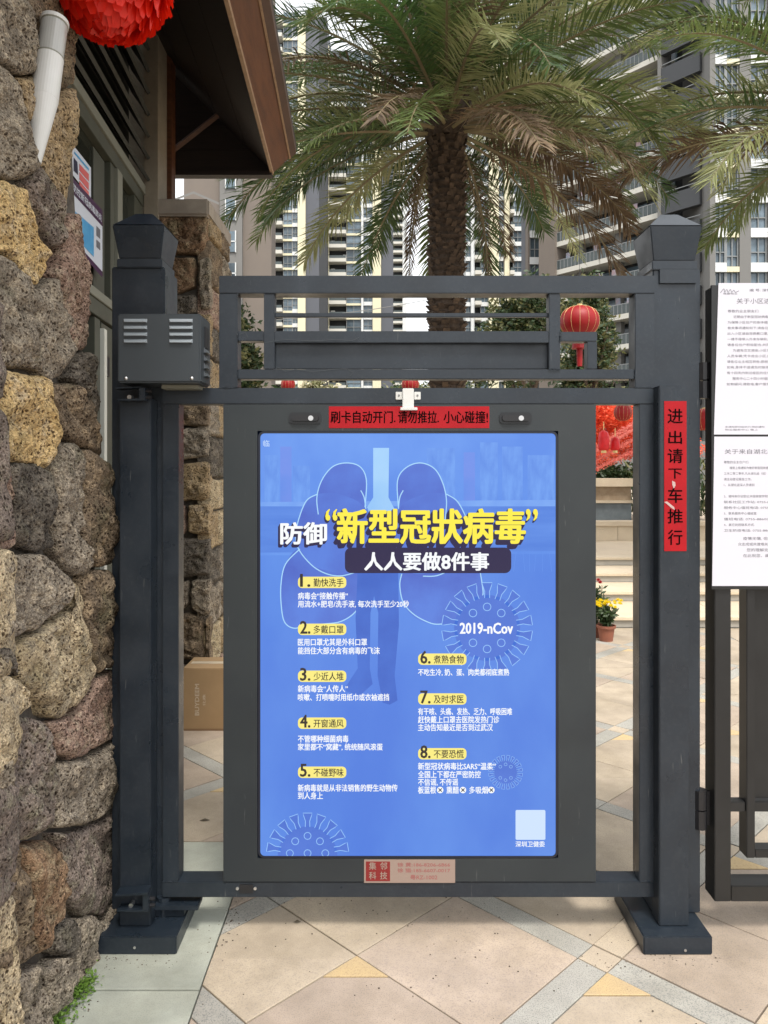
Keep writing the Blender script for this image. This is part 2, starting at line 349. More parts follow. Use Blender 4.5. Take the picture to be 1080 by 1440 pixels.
def rrect(x0, x1, y0, y1, r, n=6):
    out = []
    for cx, cy, a0 in ((x1-r, y1-r, 0), (x0+r, y1-r, 90), (x0+r, y0+r, 180), (x1-r, y0+r, 270)):
        for i in range(n+1):
            a = R(a0+90*i/n); out.append((cx+r*math.cos(a), cy+r*math.sin(a)))
    return out
def ribbon(mb, pts, wdt, closed=False):
    n = len(pts); L_ = []; R_ = []
    for i in range(n):
        p = Vector(pts[i]); q0 = Vector(pts[i-1] if (i or closed) else pts[i]); q1 = Vector(pts[(i+1) % n] if (i < n-1 or closed) else pts[i])
        d = (q1-q0); d = d.normalized() if d.length else Vector((1, 0, 0)); nn = Vector((-d.z, 0, d.x))*(wdt/2)
        L_.append(p+nn); R_.append(p-nn)
    m = n if closed else n-1
    mb.add(L_+R_, [(i, (i+1) % n, n+(i+1) % n, n+i) for i in range(m)])
def smooth_pts(pts, closed=False, k=6):
    out = []; n = len(pts)
    rng = range(n if closed else n-1)
    for i in rng:
        p0 = Vector(pts[(i-1) % n] if (closed or i > 0) else pts[i]); p1 = Vector(pts[i]); p2 = Vector(pts[(i+1) % n]); p3 = Vector(pts[(i+2) % n] if (closed or i < n-2) else pts[(i+1) % n])
        for j in range(k):
            t = j/k
            out.append(.5*((2*p1)+(p2-p0)*t+(2*p0-5*p1+4*p2-p3)*t*t+(3*p1-p0-3*p2+p3)*t**3))
    if not closed: out.append(Vector(pts[-1]))
    return out

# ------------------------------------------------------------------ ground
grd = MB().add([(-300, -60, -.03), (300, -60, -.03), (300, 500, -.03), (-300, 500, -.03)], [(0, 1, 2, 3)]).build('ground', MORT, None, kind='structure', origin=(0, 0, -.03))
def clip(poly, n, c):           # keep n.p <= c
    out = []
    for i in range(len(poly)):
        a = poly[i]; b = poly[(i+1) % len(poly)]
        da = n[0]*a[0]+n[1]*a[1]-c; db = n[0]*b[0]+n[1]*b[1]-c
        if da <= 0: out.append(a)
        if (da < 0 < db) or (db < 0 < da):
            t = da/(da-db); out.append((a[0]+(b[0]-a[0])*t, a[1]+(b[1]-a[1])*t))
    return out
def area(p): return abs(sum(p[i][0]*p[(i+1) % len(p)][1]-p[(i+1) % len(p)][0]*p[i][1] for i in range(len(p))))/2
def inset(poly, g):
    ar = sum(poly[i][0]*poly[(i+1) % len(poly)][1]-poly[(i+1) % len(poly)][0]*poly[i][1] for i in range(len(poly)))
    if ar < 0: poly = poly[::-1]
    out = list(poly)
    for i in range(len(poly)):
        a = poly[i]; b = poly[(i+1) % len(poly)]; dx, dy = b[0]-a[0], b[1]-a[1]; l = math.hypot(dx, dy)
        if l < 1e-6: continue
        n = (dy/l, -dx/l); out = clip(out, n, n[0]*a[0]+n[1]*a[1]-g)
        if len(out) < 3: return []
    res = []
    for p in out:
        if not res or math.hypot(p[0]-res[-1][0], p[1]-res[-1][1]) > 1e-4: res.append(p)
    return res
NP = [0]
def paver(poly, m, par=None, g=.0016):
    p = inset(poly, g+random.uniform(0, .0008))
    if len(p) < 3 or area(p) < .0012: return
    dz = random.uniform(-.002, .0015); n = len(p); q = inset(p, .0012)
    mb = MB()
    if len(q) == n:
        mb.add([(a, b, -.028) for a, b in p]+[(a, b, dz-.0015) for a, b in p]+[(a, b, dz) for a, b in q],
               [(i, (i+1) % n, n+(i+1) % n, n+i) for i in range(n)]+[(n+i, n+(i+1) % n, 2*n+(i+1) % n, 2*n+i) for i in range(n)]+[tuple(range(2*n, 3*n))])
    else: mb.prism([(a, b, -.028) for a, b in p], (0, 0, .028+dz))
    mb.build('paver', m, par or grd); NP[0] += 1
PER = 1.38
def uvpoly(u0, u1, v0, v1):
    return [((u+v)/2, (u-v)/2) for u, v in ((u0, v0), (u1, v0), (u1, v1), (u0, v1))]
def region(poly):
    """the plaza: right of the green border slabs, and the full width beyond y .6"""
    res = []
    a = clip(clip(clip(clip(poly, (-1, 0), .53), (0, 1), 4.79), (1, 0), 3.1), (0, -1), .75)
    if len(a) > 2: res.append(a)
    b = clip(clip(clip(poly, (1, 0), -.53), (0, 1), 4.79), (0, -1), -.62)
    b = clip(b, (-1, 0), 1.7) if len(b) > 2 else b
    if len(b) > 2: res.append(b)
    return res
def lay(poly, m, cuts=()):
    pcs = [poly]
    for n, c in cuts:
        nx = []
        for p in pcs:
            for q in (clip(p, n, c), clip(p, (-n[0], -n[1]), -c)):
                if len(q) > 2 and area(q) > .001: nx.append(q)
        pcs = nx
    for p in pcs:
        for q in region(p): paver(q, m)
for i in range(-3, 6):
    for j in range(-6, 4):
        U = PER*i; V = PER*j
        us = [(-.188+U, .48+U), (.61+U, 1.192+U)]; vs = [(.02+V, .71+V), (.85+V, 1.40+V)]
        cx, cy = (U+V+.9)/2, (U-V)/2
        if not (-2.4 < cx < 4.2 and -2 < cy < 6): continue
        for a, (u0, u1) in enumerate(us):
            for b, (v0, v1) in enumerate(vs):
                poly = uvpoly(u0, u1, v0, v1); m = GRAN[(a+b+i) % 2]
                top = (u1-v0)/2
                if (a == 1 and b == 0) or (a == 0 and b == 1):      # a yellow triangle under the node
                    t = clip(poly, (0, -1), -(top-.1)); r = clip(poly, (0, 1), top-.1)
                    for q in region(t): paver(q, YEL)
                    lay(r, m)
                elif a == 1 and b == 1: lay(poly, m, [((0, 1), (u0-v0)/2)])
                else: lay(poly, m)
        # grey bands
        lay(uvpoly(.48+U, .61+U, .02+V, .71+V), SLATE); lay(uvpoly(.48+U, .61+U, .85+V, 1.40+V), SLATE)
        lay(uvpoly(-.188+U, .48+U, .71+V, .85+V), SLATE); lay(uvpoly(.61+U, 1.192+U, .71+V, .85+V), GRAN[1] if i == 0 and j == 0 else SLATE)
        lay(uvpoly(.48+U, .61+U, .71+V, .85+V), GRAN[1])
ys = [-.75, -.263, .155, .62]
for k in range(3):
    paver([(-1.0, ys[k]), (-.53, ys[k]), (-.53, ys[k+1]), (-1.0, ys[k+1])], GREENG)
MB().box(-1.75, -1.0, .3, 4.79, -.028, -.003).build('house_pavement', GREENG, None, kind='structure')
MB().box(3.11, 40, -8, 4.79, -.028, -.004).build('plaza_pavement', GRAN[1], None, kind='structure')
MB().box(-1.0, 3.1, -8, -.76, -.028, -.003).build('street_pavement', GRAN[0], None, kind='structure')
print('pavers', NP[0])

# ------------------------------------------------------------------ broad steps and planter walls beyond the gate
st = thing('broad_stairs', 'wide shallow cream stone steps rising behind the gate', 'stairs', (2, 4.8, 0))
sy = [4.8, 5.68, 6.38, 7.12]
for k, y0 in enumerate(sy):
    y1 = sy[k+1] if k < 3 else 9.35; z = .1*(k+1)
    MB().box(-3.0, 9, y0+.01, y1, z-.1, z-.03).build('riser', STEPG, st)
    x = -3.0; r = random.Random(k)
    while x < 9:
        w_ = 1.2+.1*r.random(); MB().box(x+.002, min(x+w_, 9)-.002, y0-.012, (y1-.002 if k < 3 else y0+.42), z-.03, z).build('tread', STEPM, st, bev=.003); x += w_
MB().box(-3, 9, 7.55, 9.35, .37, .399).build('landing', STEPM, st)
pw = thing('low_terrace_wall', 'low beige retaining wall with stone coping above the steps', 'wall', (2, 9.35, 0))
for k in range(20):
    x = -3+.6*k; MB().box(x+.003, x+.597, 9.35, 9.6, .40, .63).build('block', STEPM, pw)
MB().box(-3, 9, 9.36, 9.62, .398, .47).build('plinth', STEPG, pw)
for k in range(10): MB().box(-3+1.2*k+.002, -3+1.2*(k+1)-.002, 9.31, 9.62, .63, .70).build('coping', STEPM, pw)
MB().box(-12, 30, 9.6, 30, -.02, .62).build('upper_terrace', GRAN[1], None, kind='structure')
pl = thing('raised_planter', 'raised planter with brown and blue grey stone bands topped by pale coping', 'planter', (3, 10.0, .62))
MB().box(-1, 4.05, 10.1, 10.5, .62, .95).build('lower_band', BLST, pl)
MB().box(-1, 4.1, 10.05, 10.5, .95, .99).build('ledge', STEPM, pl)
MB().box(-1, 4.05, 10.12, 10.5, .99, 1.22).build('upper_band', BRST, pl)
for k in range(5): MB().box(-1+1.02*k+.002, -1+1.02*(k+1)-.002, 10.04, 10.5, 1.22, 1.35).build('coping', STEPM, pl)
MB().box(-1, 4.05, 10.5, 14, .62, 1.2).build('soil', MORT, pl)

# ------------------------------------------------------------------ lava stone builder
def vor(p):
    return noise.voronoi(p)[0][0]
def stone(poly, o, eu, ev, en, H, m, parent, NA=96, NR=30, pit=.005, gap=.995, name='stone', tagl=None, pitf=48):
    """poly: 2-D points in the plane o + u*eu + v*ev; a blocky, pitted stone standing H proud of it"""
    n = len(poly); cu = sum(p[0] for p in poly)/n; cv = sum(p[1] for p in poly)/n
    pp = [Vector((a, b, 0)) for a, b in poly]
    sm = smooth_pts(pp, closed=True, k=6); li = []
    for i in range(n): li += [pp[i].lerp(pp[(i+1) % n], j/6) for j in range(6)]
    pts = [a.lerp(b, .75) for a, b in zip(sm, li)]
    per = [0]
    for i in range(len(pts)): per.append(per[-1]+(pts[(i+1) % len(pts)]-pts[i]).length)
    bd = []; j = 0
    for i in range(NA):
        s = per[-1]*i/NA
        while per[j+1] < s: j += 1
        t = (s-per[j])/max(1e-9, per[j+1]-per[j]); bd.append(pts[j].lerp(pts[(j+1) % len(pts)], t))
    c = Vector((cu, cv, 0)); sd_ = Vector((random.random()*50, random.random()*50, random.random()*50))
    tilt = (random.uniform(-.10, .10), random.uniform(-.10, .10)); size = math.sqrt(sum((b-c).length_squared for b in bd)/NA)
    big = min(1, size/.12); ce = o+eu*cu+ev*cv; N_ = noise.noise
    vs = []
    for k in range(NR+1):
        rr = (k/NR)**.72; edge = 1-rr**9
        for i in range(NA):
            if k == 0 and i: continue
            q = c.lerp(bd[i], rr*gap)
            w3 = o+eu*q.x+ev*q.y; np_ = w3+sd_
            h = H*(1-rr**14)+((q.x-cu)*tilt[0]+(q.y-cv)*tilt[1])*(1-rr*rr)
            h += edge*big*(abs(N_(np_*6.5))*.040-.010+abs(N_(np_*15))*.026-.007+N_(np_*32)*.009)
            patch = max(0, min(1, .65+N_(np_*6)*2.2))
            vd = vor(np_*pitf+Vector((N_(np_*30), N_(np_*30+sd_), 0))*.5); h -= pit*min(1, max(0, 1.25-vd/.36))*edge*patch
            vd = vor(np_*pitf*2.1); h -= pit*.5*min(1, max(0, 1.2-vd/.4))*edge
            h += (N_(np_*75)*.0030+N_(np_*150)*.0022)*edge
            if k:
                d = w3-ce; w3 = w3+d.normalized()*(N_(np_*14)*.011+N_(np_*45)*.006)*rr
            if k == NR: h = -.05
            vs.append(w3+en*h)
    fs = [(0, 1+i, 1+(i+1) % NA) for i in range(NA)]
    for k in range(NR-1):
        a = 1+k*NA; b = a+NA
        for i in range(NA): fs.append((a+i, b+i, b+(i+1) % NA, a+(i+1) % NA))
    mb = MB(); mb.v = vs; mb.f = fs; mb.mi = [0]*len(fs)
    nrm = (vs[1]-vs[0]).cross(vs[1+NA//4]-vs[0])
    if nrm.dot(en) < 0: mb.f = [f[::-1] for f in fs]
    ob = mb.build(name, m, parent, smooth=True, origin=ce)
    if tagl: ob['label'] = tagl
    return ob

# ------------------------------------------------------------------ big lava stone wall on the left
lw = thing('lava_stone_wall', 'tall rough wall of grey, tan and yellow lava stones at the left edge', 'wall', (-1.0, -.8, 0))
def wallx(z): return -.893-(.055*(z-1.0) if z > 1.0 else .0)-(.01*(1-z) if z < 1 else 0)
def WP(px, py):
    x = -.92; p = None
    for _ in range(8):
        d = ray(px, py); t = (x-CAM.x)/d.x; p = CAM+d*t; x = wallx(p.z)
    return p
ST = [
 ('gray', [(-20,-30),(20,-30),(35,30),(42,65),(45,95),(40,103),(18,105),(0,90),(-20,85)]),
 ('brown', [(24,-30),(58,-30),(62,10),(60,25),(50,50),(44,72),(37,35)]),
 ('brown', [(62,-30),(105,-30),(103,60),(101,120),(84,128),(72,90),(64,40)]),
 ('gray', [(-20,90),(0,94),(15,112),(24,150),(34,190),(47,225),(44,245),(30,256),(0,250),(-20,248)]),
 ('purple', [(34,260),(48,232),(65,260),(80,290),(86,320),(82,345),(68,348),(55,322),(40,292)]),
 ('tan', [(20,108),(42,107),(52,118),(50,145),(48,178),(40,190),(30,168),(22,135)]),
 ('tan', [(96,124),(97,190),(93,240),(96,290),(86,298),(72,268),(58,240),(50,218),(50,185),(58,150),(82,131)]),
 ('yellow', [(-20,256),(0,256),(28,262),(40,300),(52,338),(62,360),(58,385),(50,403),(40,398),(20,372),(0,355),(-20,350)]),
 ('pink', [(88,302),(103,300),(109,345),(117,368),(119,410),(124,450),(123,490),(106,494),(91,455),(79,420),(72,385),(83,350)]),
 ('gray', [(-20,358),(0,360),(22,380),(45,408),(60,402),(71,393),(79,430),(91,462),(99,495),(92,518),(84,533),(64,538),(56,524),(30,518),(-20,514)]),
 ('yellow', [(-20,521),(0,521),(30,525),(58,530),(62,548),(75,580),(79,610),(72,626),(66,645),(60,658),(50,658),(40,650),(20,651),(0,648),(-20,645)]),
 ('brown', [(64,543),(85,543),(97,540),(110,556),(126,582),(133,620),(134,641),(114,628),(97,618),(80,606),(76,580),(66,556)]),
 ('dark', [(94,532),(102,500),(121,496),(124,540),(131,572),(131,592),(112,554)]),
 ('gray', [(74,628),(98,622),(108,642),(111,700),(108,760),(122,795),(120,811),(105,811),(90,800),(76,775),(70,745),(69,690),(68,650)]),
 ('brown', [(113,632),(135,645),(137,680),(141,715),(151,740),(152,790),(140,800),(128,799),(112,762),(114,700)]),
 ('dark', [(8,654),(40,654),(60,661),(66,690),(67,745),(72,770),(50,778),(30,772),(18,758),(12,715)]),
 ('pink', [(-20,651),(5,657),(9,700),(15,745),(17,770),(0,776),(-20,776)]),
 ('gray', [(-20,785),(20,778),(58,782),(75,795),(88,812),(96,840),(85,856),(70,868),(50,883),(20,898),(0,906),(-20,904)]),
 ('cream', [(92,812),(104,822),(111,845),(114,880),(121,920),(127,945),(119,975),(105,993),(85,1006),(70,1008),(55,994),(34,972),(22,950),(10,925),(12,908),(40,894),(72,872),(96,856),(100,838)]),
 ('brown', [(112,828),(121,806),(139,803),(143,830),(151,870),(156,900),(156,935),(130,944),(122,908),(116,868)]),
 ('cream', [(-20,950),(0,946),(16,955),(30,975),(36,993),(22,1006),(0,1016),(-20,1018)]),
 ('purple', [(4,1022),(25,1008),(50,1008),(61,1020),(68,1050),(74,1080),(73,1130),(70,1160),(45,1177),(11,1182),(6,1120),(3,1060)]),
 ('gray', [(-20,1022),(-1,1022),(1,1090),(6,1182),(-20,1186)]),
 ('pink', [(66,1016),(85,1011),(106,998),(121,975),(132,951),(156,940),(156,1033),(140,1044),(115,1062),(95,1068),(79,1060),(71,1035)]),
 ('gray', [(77,1072),(115,1067),(140,1049),(156,1038),(156,1128),(135,1148),(110,1162),(76,1164),(75,1120)]),
 ('purple', [(74,1171),(110,1168),(135,1154),(153,1134),(154,1200),(152,1255),(136,1286),(110,1286),(93,1272),(87,1240),(83,1200)]),
 ('rust', [(26,1190),(66,1180),(78,1205),(84,1250),(80,1290),(66,1308),(66,1332),(48,1340),(36,1300),(30,1240)]),
 ('brown', [(-20,1190),(22,1188),(28,1240),(34,1300),(46,1344),(20,1360),(-20,1362)]),
 ('dark', [(70,1310),(86,1288),(102,1300),(104,1330),(95,1343),(78,1343),(70,1334)]),
 ('gray', [(106,1291),(136,1292),(152,1262),(153,1300),(138,1345),(115,1370),(95,1400),(72,1430),(60,1435),(57,1370),(74,1347),(98,1348)]),
 ('gray', [(16,1376),(40,1360),(54,1356),(57,1400),(62,1440),(68,1475),(16,1475)]),
 ('cream', [(-20,1368),(10,1368),(12,1420),(14,1475),(-20,1475)]),
 ('dark', [(-20,910),(0,912),(10,930),(20,952),(8,942),(-20,944)]),
]
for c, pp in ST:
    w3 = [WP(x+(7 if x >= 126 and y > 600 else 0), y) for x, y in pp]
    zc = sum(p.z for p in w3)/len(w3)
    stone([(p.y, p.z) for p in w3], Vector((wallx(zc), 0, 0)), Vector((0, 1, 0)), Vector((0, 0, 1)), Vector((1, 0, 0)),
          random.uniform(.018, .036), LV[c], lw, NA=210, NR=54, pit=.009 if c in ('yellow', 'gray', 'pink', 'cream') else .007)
# the wall goes on towards the viewer, coursed in rougher stones
rr = random.Random(3); zc = 0
while zc < 3.3:
    hh = rr.uniform(.2, .34); y = -.64
    while y > -1.7:
        ww = rr.uniform(.22, .36); j = lambda: rr.uniform(-.015, .015)
        q = [(y+j(), zc+j()), (y+j(), zc+hh+j()), (y-ww/2, zc+hh+.01), (y-ww+.01+j(), zc+hh+j()), (y-ww+.01+j(), zc+j()), (y-ww/2, zc-.005)]
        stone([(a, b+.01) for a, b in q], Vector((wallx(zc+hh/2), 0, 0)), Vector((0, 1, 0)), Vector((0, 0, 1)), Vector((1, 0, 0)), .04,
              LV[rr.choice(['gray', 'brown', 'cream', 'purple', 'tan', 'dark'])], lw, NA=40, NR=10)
        y -= ww+.012
    zc += hh+.012
core = MB()
for z0, z1 in ((-.03, 1.0), (1.0, 2.0), (2.0, 3.4)):
    a, b = wallx(z0)-.03, wallx(z1)-.03
    core.add([(a, -1.75, z0), (a, .0, z0), (a-.3, .0, z0), (a-.3, -1.75, z0), (b, -1.75, z1), (b, .0, z1), (b-.3, .0, z1), (b-.3, -1.75, z1)],
             [(0, 1, 5, 4), (1, 2, 6, 5), (2, 3, 7, 6), (3, 0, 4, 7), (4, 5, 6, 7)])
core.build('mortar_core', BACK, lw)

# ------------------------------------------------------------------ guardhouse
hd = Vector((-85/1080, 1, 0)).normalized(); hn = Vector((hd.y, -hd.x, 0))        # along the wall / out of it
h0 = P(202, 300, 2.3); h0 = Vector((h0.x, h0.y, 0))
gh = thing('guardhouse', 'small guardhouse with dark louvers, green framed windows and wooden eave behind the stone wall', 'building', h0)
def HW(px, py, off=0):
    p = PL(px, py, h0+hn*off, hn); q = p-h0; return q.dot(hd), p.z
def hbox(s0, s1, n0, n1, z0, z1, name, m, bev=.002, par=None):
    return MB().obox(h0, hd, hn, s0, s1, n0, n1, z0, z1).build(name, m, par or gh, bev=bev)
zt = (HW(97, 105)[1]+HW(200, 266)[1])/2           # top rail of the window
zb = (HW(118, 400)[1]+HW(156, 438)[1])/2          # lower rail
print('guardhouse', zt, zb, HW(97, 105), HW(200, 266), HW(118, 400), HW(156, 438))
hbox(-3.2, -.0, -.06, .012, zt-.025, zt+.03, 'window_head', WFL)
hbox(-3.2, -.0, -.06, .0, zt-.10, zt-.027, 'window_head_frame', WFR)
hbox(-3.2, -.0, -.06, .014, zb-.01, zb+.035, 'window_sill', WFL)
hbox(-3.2, -.0, -.06, .004, zb-.09, zb-.012, 'sill_frame', WFR)
s1 = HW(158, 350)[0]; s2 = HW(171, 350)[0]; s3 = HW(190, 300)[0]
win = hbox(-3.2, s1, -.05, -.04, zb+.035, zt-.1, 'window', GLASSD, 0)
hbox(s1, (s1+s2)/2-.01, -.05, -.01, zb+.036, zt-.101, 'mullion', WFR); hbox((s1+s2)/2-.008, s2, -.05, .006, zb+.036, zt-.101, 'mullion', WFL)
hbox(s2+.001, s3-.001, -.052, -.042, zb+.036, zt-.101, 'window', GLASSD, 0)
hbox(s3, -.001, -.05, -.005, zb+.036, zt-.101, 'window_jamb', WFR)
# dim room seen through the glass: an inner frame leaf
s0_ = HW(140, 330)[0]; hbox(s0_, s1-.04, -.039, -.03, zb+.036, zt-.12, 'sliding_sash', mat('sash_green', (.06, .062, .045), rough=.5), 0)
# louvers above the window head
zl = zt+.05
for k in range(11):
    z = zl+k*.135
    mb = MB(); o = h0
    mb.add([o+hd*s+hn*a+Vector((0, 0, b)) for s in (-3.2, -.02) for a, b in ((.03, z), (.045, z+.012), (-.05, z+.15), (-.065, z+.138))],
           [(0, 1, 5, 4), (1, 2, 6, 5), (2, 3, 7, 6), (3, 0, 4, 7), (0, 3, 2, 1), (4, 5, 6, 7)])
    mb.build('louver_slat', LOUV, gh)
hbox(-3.2, -.0, -.4, -.09, zt-.05, 5.2, 'wall_behind_louvers', LOUV, 0)
# below the sill: door leaf with pale edge strip, hinge and dark panel
hbox(-3.2, -.02, -.12, -.06, -.03, zb-.08, 'lower_wall', LOUV, 0)
sa = HW(133, 600)[0]; sb = HW(141, 600)[0]; sc_ = HW(145, 600)[0]; se = HW(153, 600)[0]
hbox(sa, sb-.002, -.059, .0, 0, zb-.10, 'door_frame', WFR)
hbox(sb, sc_, -.059, .02, 0, zb-.14, 'door_edge', mat('white_edge', (.6, .6, .54), rough=.5))
hbox(sc_+.002, -.05, -.059, -.01, 0, zb-.10, 'door_jamb', WFR)
hg = hbox(sc_+.003, se, -.009, .004, Z(528, HW(148, 515)[0]+2.3), Z(500, HW(148, 515)[0]+2.3), 'hinge', BLACK, 0)
# cream column, timber post
cw0, cw1 = P(202, 200, 2.3).x, P(222, 200, 2.3).x
MB().box(cw0+.0, cw1, 2.3, 2.56, -.03, 4.6).build('column', CREAM, gh, bev=.004)
MB().box(P(223, 200, 2.5).x, P(241, 200, 2.5).x, 2.5, 2.6, P(230, 284, 2.5).z, 4.4).build('timber_post', WOODR, gh, bev=.004)
MB().box(-4.2, cw0-.004, 2.45, 2.62, -.03, 4.6).build('rear_wall', CREAM, gh)
# roof: soffit boards, brace, fascia with two pale beads
zs = 3.52
e0 = P(383, 243, 2.8); zs = e0.z
fx = e0.x; dirn = Vector((-48/1080, 1, 0)).normalized()
xl = -4.0
SLP = 1.0
nb = 9
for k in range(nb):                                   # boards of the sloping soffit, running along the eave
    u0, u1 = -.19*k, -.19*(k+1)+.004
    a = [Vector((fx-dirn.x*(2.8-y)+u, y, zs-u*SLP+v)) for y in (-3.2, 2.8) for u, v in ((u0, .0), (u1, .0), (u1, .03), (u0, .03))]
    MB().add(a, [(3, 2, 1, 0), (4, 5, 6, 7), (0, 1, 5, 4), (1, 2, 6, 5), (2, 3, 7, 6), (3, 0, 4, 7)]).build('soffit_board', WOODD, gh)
z = zs
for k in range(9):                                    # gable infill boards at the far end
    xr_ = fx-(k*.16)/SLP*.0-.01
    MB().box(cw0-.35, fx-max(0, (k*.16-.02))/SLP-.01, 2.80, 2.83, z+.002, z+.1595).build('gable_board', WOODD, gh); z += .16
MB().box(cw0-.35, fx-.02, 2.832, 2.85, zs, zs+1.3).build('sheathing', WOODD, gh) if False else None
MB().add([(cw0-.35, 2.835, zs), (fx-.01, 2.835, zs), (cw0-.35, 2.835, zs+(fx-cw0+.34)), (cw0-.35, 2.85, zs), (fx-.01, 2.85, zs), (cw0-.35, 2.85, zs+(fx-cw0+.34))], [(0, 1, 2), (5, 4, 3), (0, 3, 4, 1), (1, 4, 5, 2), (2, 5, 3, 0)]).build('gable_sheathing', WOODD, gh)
MB().box(cw0-.3, fx+.0, 2.76, 2.83, zs-.03, zs+.0).build('tie_beam', WOODD, gh)
e1 = P(416, 214, 2.8)
def extr(pr, y0, y1, name, m, bev=0):
    a = [Vector((fx-dirn.x*(2.8-y0)+u, y0, zs+v)) for u, v in pr]; b = [Vector((fx-dirn.x*(2.8-y1)+u, y1, zs+v)) for u, v in pr]; n = len(pr)
    return MB().add(a+b, [tuple(range(n)), tuple(range(n, 2*n))[::-1]]+[(i, n+i, n+(i+1) % n, (i+1) % n) for i in range(n)]).build(name, m, gh, bev=bev)
dx, dz_ = e1.x-e0.x, e1.z-e0.z
extr([(.004, .0), (dx*.74, dz_*.74), (dx*.74, dz_*.74+.05), (.004, .06)], -3.2, 2.8, 'fascia_board', WOODR)
extr([(-.012, -.012), (.006, -.012), (.010, .006), (-.012, .02)], -3.2, 2.806, 'fascia_bead', WOODE)
extr([(dx*.72, dz_*.72-.006), (dx*.72+.012, dz_*.72-.004), (dx*.72+.010, dz_*.72+.008), (dx*.72, dz_*.72+.008)], -3.2, 2.806, 'fascia_bead', WOODE)
extr([(dx*.76, dz_*.76-.006), (dx, dz_-.006), (dx, dz_+.04), (dx*.76, dz_+.04)], -3.2, 2.81, 'fascia_edge', mat('fascia_edge_brown', (.05, .025, .014), rough=.6, c2=(.07, .035, .02), scale=8))
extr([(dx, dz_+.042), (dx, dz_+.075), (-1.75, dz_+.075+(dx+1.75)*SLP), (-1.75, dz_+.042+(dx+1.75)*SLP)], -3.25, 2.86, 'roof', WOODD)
ba = P(240, 214, 2.74); bb = P(334, 140, 2.74)
MB().tube(ba, bb, .02, n=4).build('brace', WOODR, gh)

# posters on the guardhouse window
PW = mat('poster_white', (.62, .66, .74), rough=.35); PB = mat('poster_blue', (.06, .30, .60), (.10, .38, .66), rough=.35, scale=20); PP = mat('poster_purple', (.05, .012, .06), rough=.35)
PR = mat('poster_red', (.62, .12, .12), rough=.4); PD = mat('poster_dark', (.02, .02, .05), rough=.4)
def wpoly(pts, off, name, m, par):
    w3 = [PL(x, y, h0+hn*off, hn) for x, y in pts]
    return MB().prism(w3, -hn*.001).build(name, m, par)
t = thing('window_notice', 'small white and red health notice taped on the guardhouse window above the larger poster', 'notice', PL(115, 250, h0, hn))
wpoly([(96, 195), (128, 236), (128, 278), (96, 238)], .000, 'sheet', PW, t)
for k in range(3): wpoly([(112, 230.5+k*12), (125, 245+k*12.5), (125, 255+k*12.5), (112, 240+k*12)], .002, 'red_block', PR, t)
wpoly([(105, 213), (125, 237), (125, 240), (105, 216)], .002, 'print_line', PB, t)
wpoly([(104, 222), (109, 228), (110, 246), (104, 240)], .002, 'pictogram', PD, t)
t = thing('window_poster', 'blue map poster with purple header on the guardhouse window', 'poster', PL(120, 330, h0, hn))
wpoly([(90, 236), (144, 296), (144, 388), (90, 330)], .003, 'sheet', PW, t)
wpoly([(90, 236), (144, 296), (144, 318), (90, 258)], .005, 'header', PP, t)
wpoly([(90, 322), (144, 382), (144, 390), (90, 330)], .005, 'footer', PP, t)
wpoly([(95, 288), (132, 320), (132, 361), (95, 322)], .005, 'map', PB, t)
wpoly([(136, 318), (141, 323), (141, 336), (136, 331)], .005, 'print_block', TXT, t); wpoly([(136, 337), (141, 342), (141, 352), (136, 347)], .005, 'print_block', TXT, t)
tp0 = PL(103, 268, h0+hn*.007, hn); tp1 = PL(143, 312, h0+hn*.007, hn)
text('防控新冠病毒肺炎', tp0, (Vector((tp1.x, tp1.y, tp0.z))-tp0).normalized(), Vector((0, 0, 1)), (tp1-tp0).to_2d().length, .035, PW, t, .02)

# ------------------------------------------------------------------ stone pillar behind the gate
PY = 2.36
pil = thing('stone_pillar', 'lava stone corner pillar with pale concrete cap behind the left gate post', 'pillar', P(260, 960, PY))
pxr = X(297, PY, 500); pxl = X(196, PY, 500)
MB().box(pxl, pxr-.03, PY+.03, PY+.62, -.03, Z(303, PY)).build('mortar_core', BACK, pil)
PS = [('rust', [(205,304),(292,304),(294,330),(288,352),(280,360),(245,358),(205,356)]), ('rust', [(205,361),(276,363),(275,405),(247,413),(205,412)]),
      ('dark', [(205,418),(276,414),(280,430),(279,440),(250,446),(205,444)]), ('gray', [(281,365),(296,362),(297,400),(297,436),(284,436),(280,400)]),
      ('brown', [(205,450),(250,450),(262,455),(262,505),(230,508),(205,505)]), ('tan', [(266,448),(282,441),(297,441),(297,470),(297,500),(266,502)]),
      ('gray', [(205,510),(262,510),(297,506),(297,535),(296,563),(250,564),(205,562)]),
      ('brown', [(205,569),(240,569),(295,570),(296,585),(295,600),(250,600),(205,598)]), ('gray', [(205,604),(256,602),(280,601),(296,606),(297,642),(275,645),(240,650),(205,648)]),
      ('tan', [(205,653),(258,652),(290,647),(297,652),(297,702),(265,706),(235,704),(205,700)]), ('tan', [(265,710),(280,709),(297,708),(297,730),(297,752),(280,752),(265,748)]),
      ('pink', [(205,706),(235,708),(262,710),(262,752),(230,755),(205,752)]), ('dark', [(205,757),(256,756),(297,757),(297,785),(297,808),(270,812),(240,814),(205,812)]),
      ('gray', [(205,818),(256,818),(265,817),(267,850),(256,858),(205,858)]), ('gray', [(269,816),(285,813),(297,813),(297,840),(297,860),(285,866),(269,856)]),
      ('brown', [(205,864),(256,862),(268,861),(287,871),(288,900),(288,925),(256,930),(205,928)]), ('brown', [(290,870),(297,866),(297,895),(297,930),(290,930)]),
      ('gray', [(205,934),(256,934),(297,934),(297,965),(297,995),(256,996),(205,996)])]
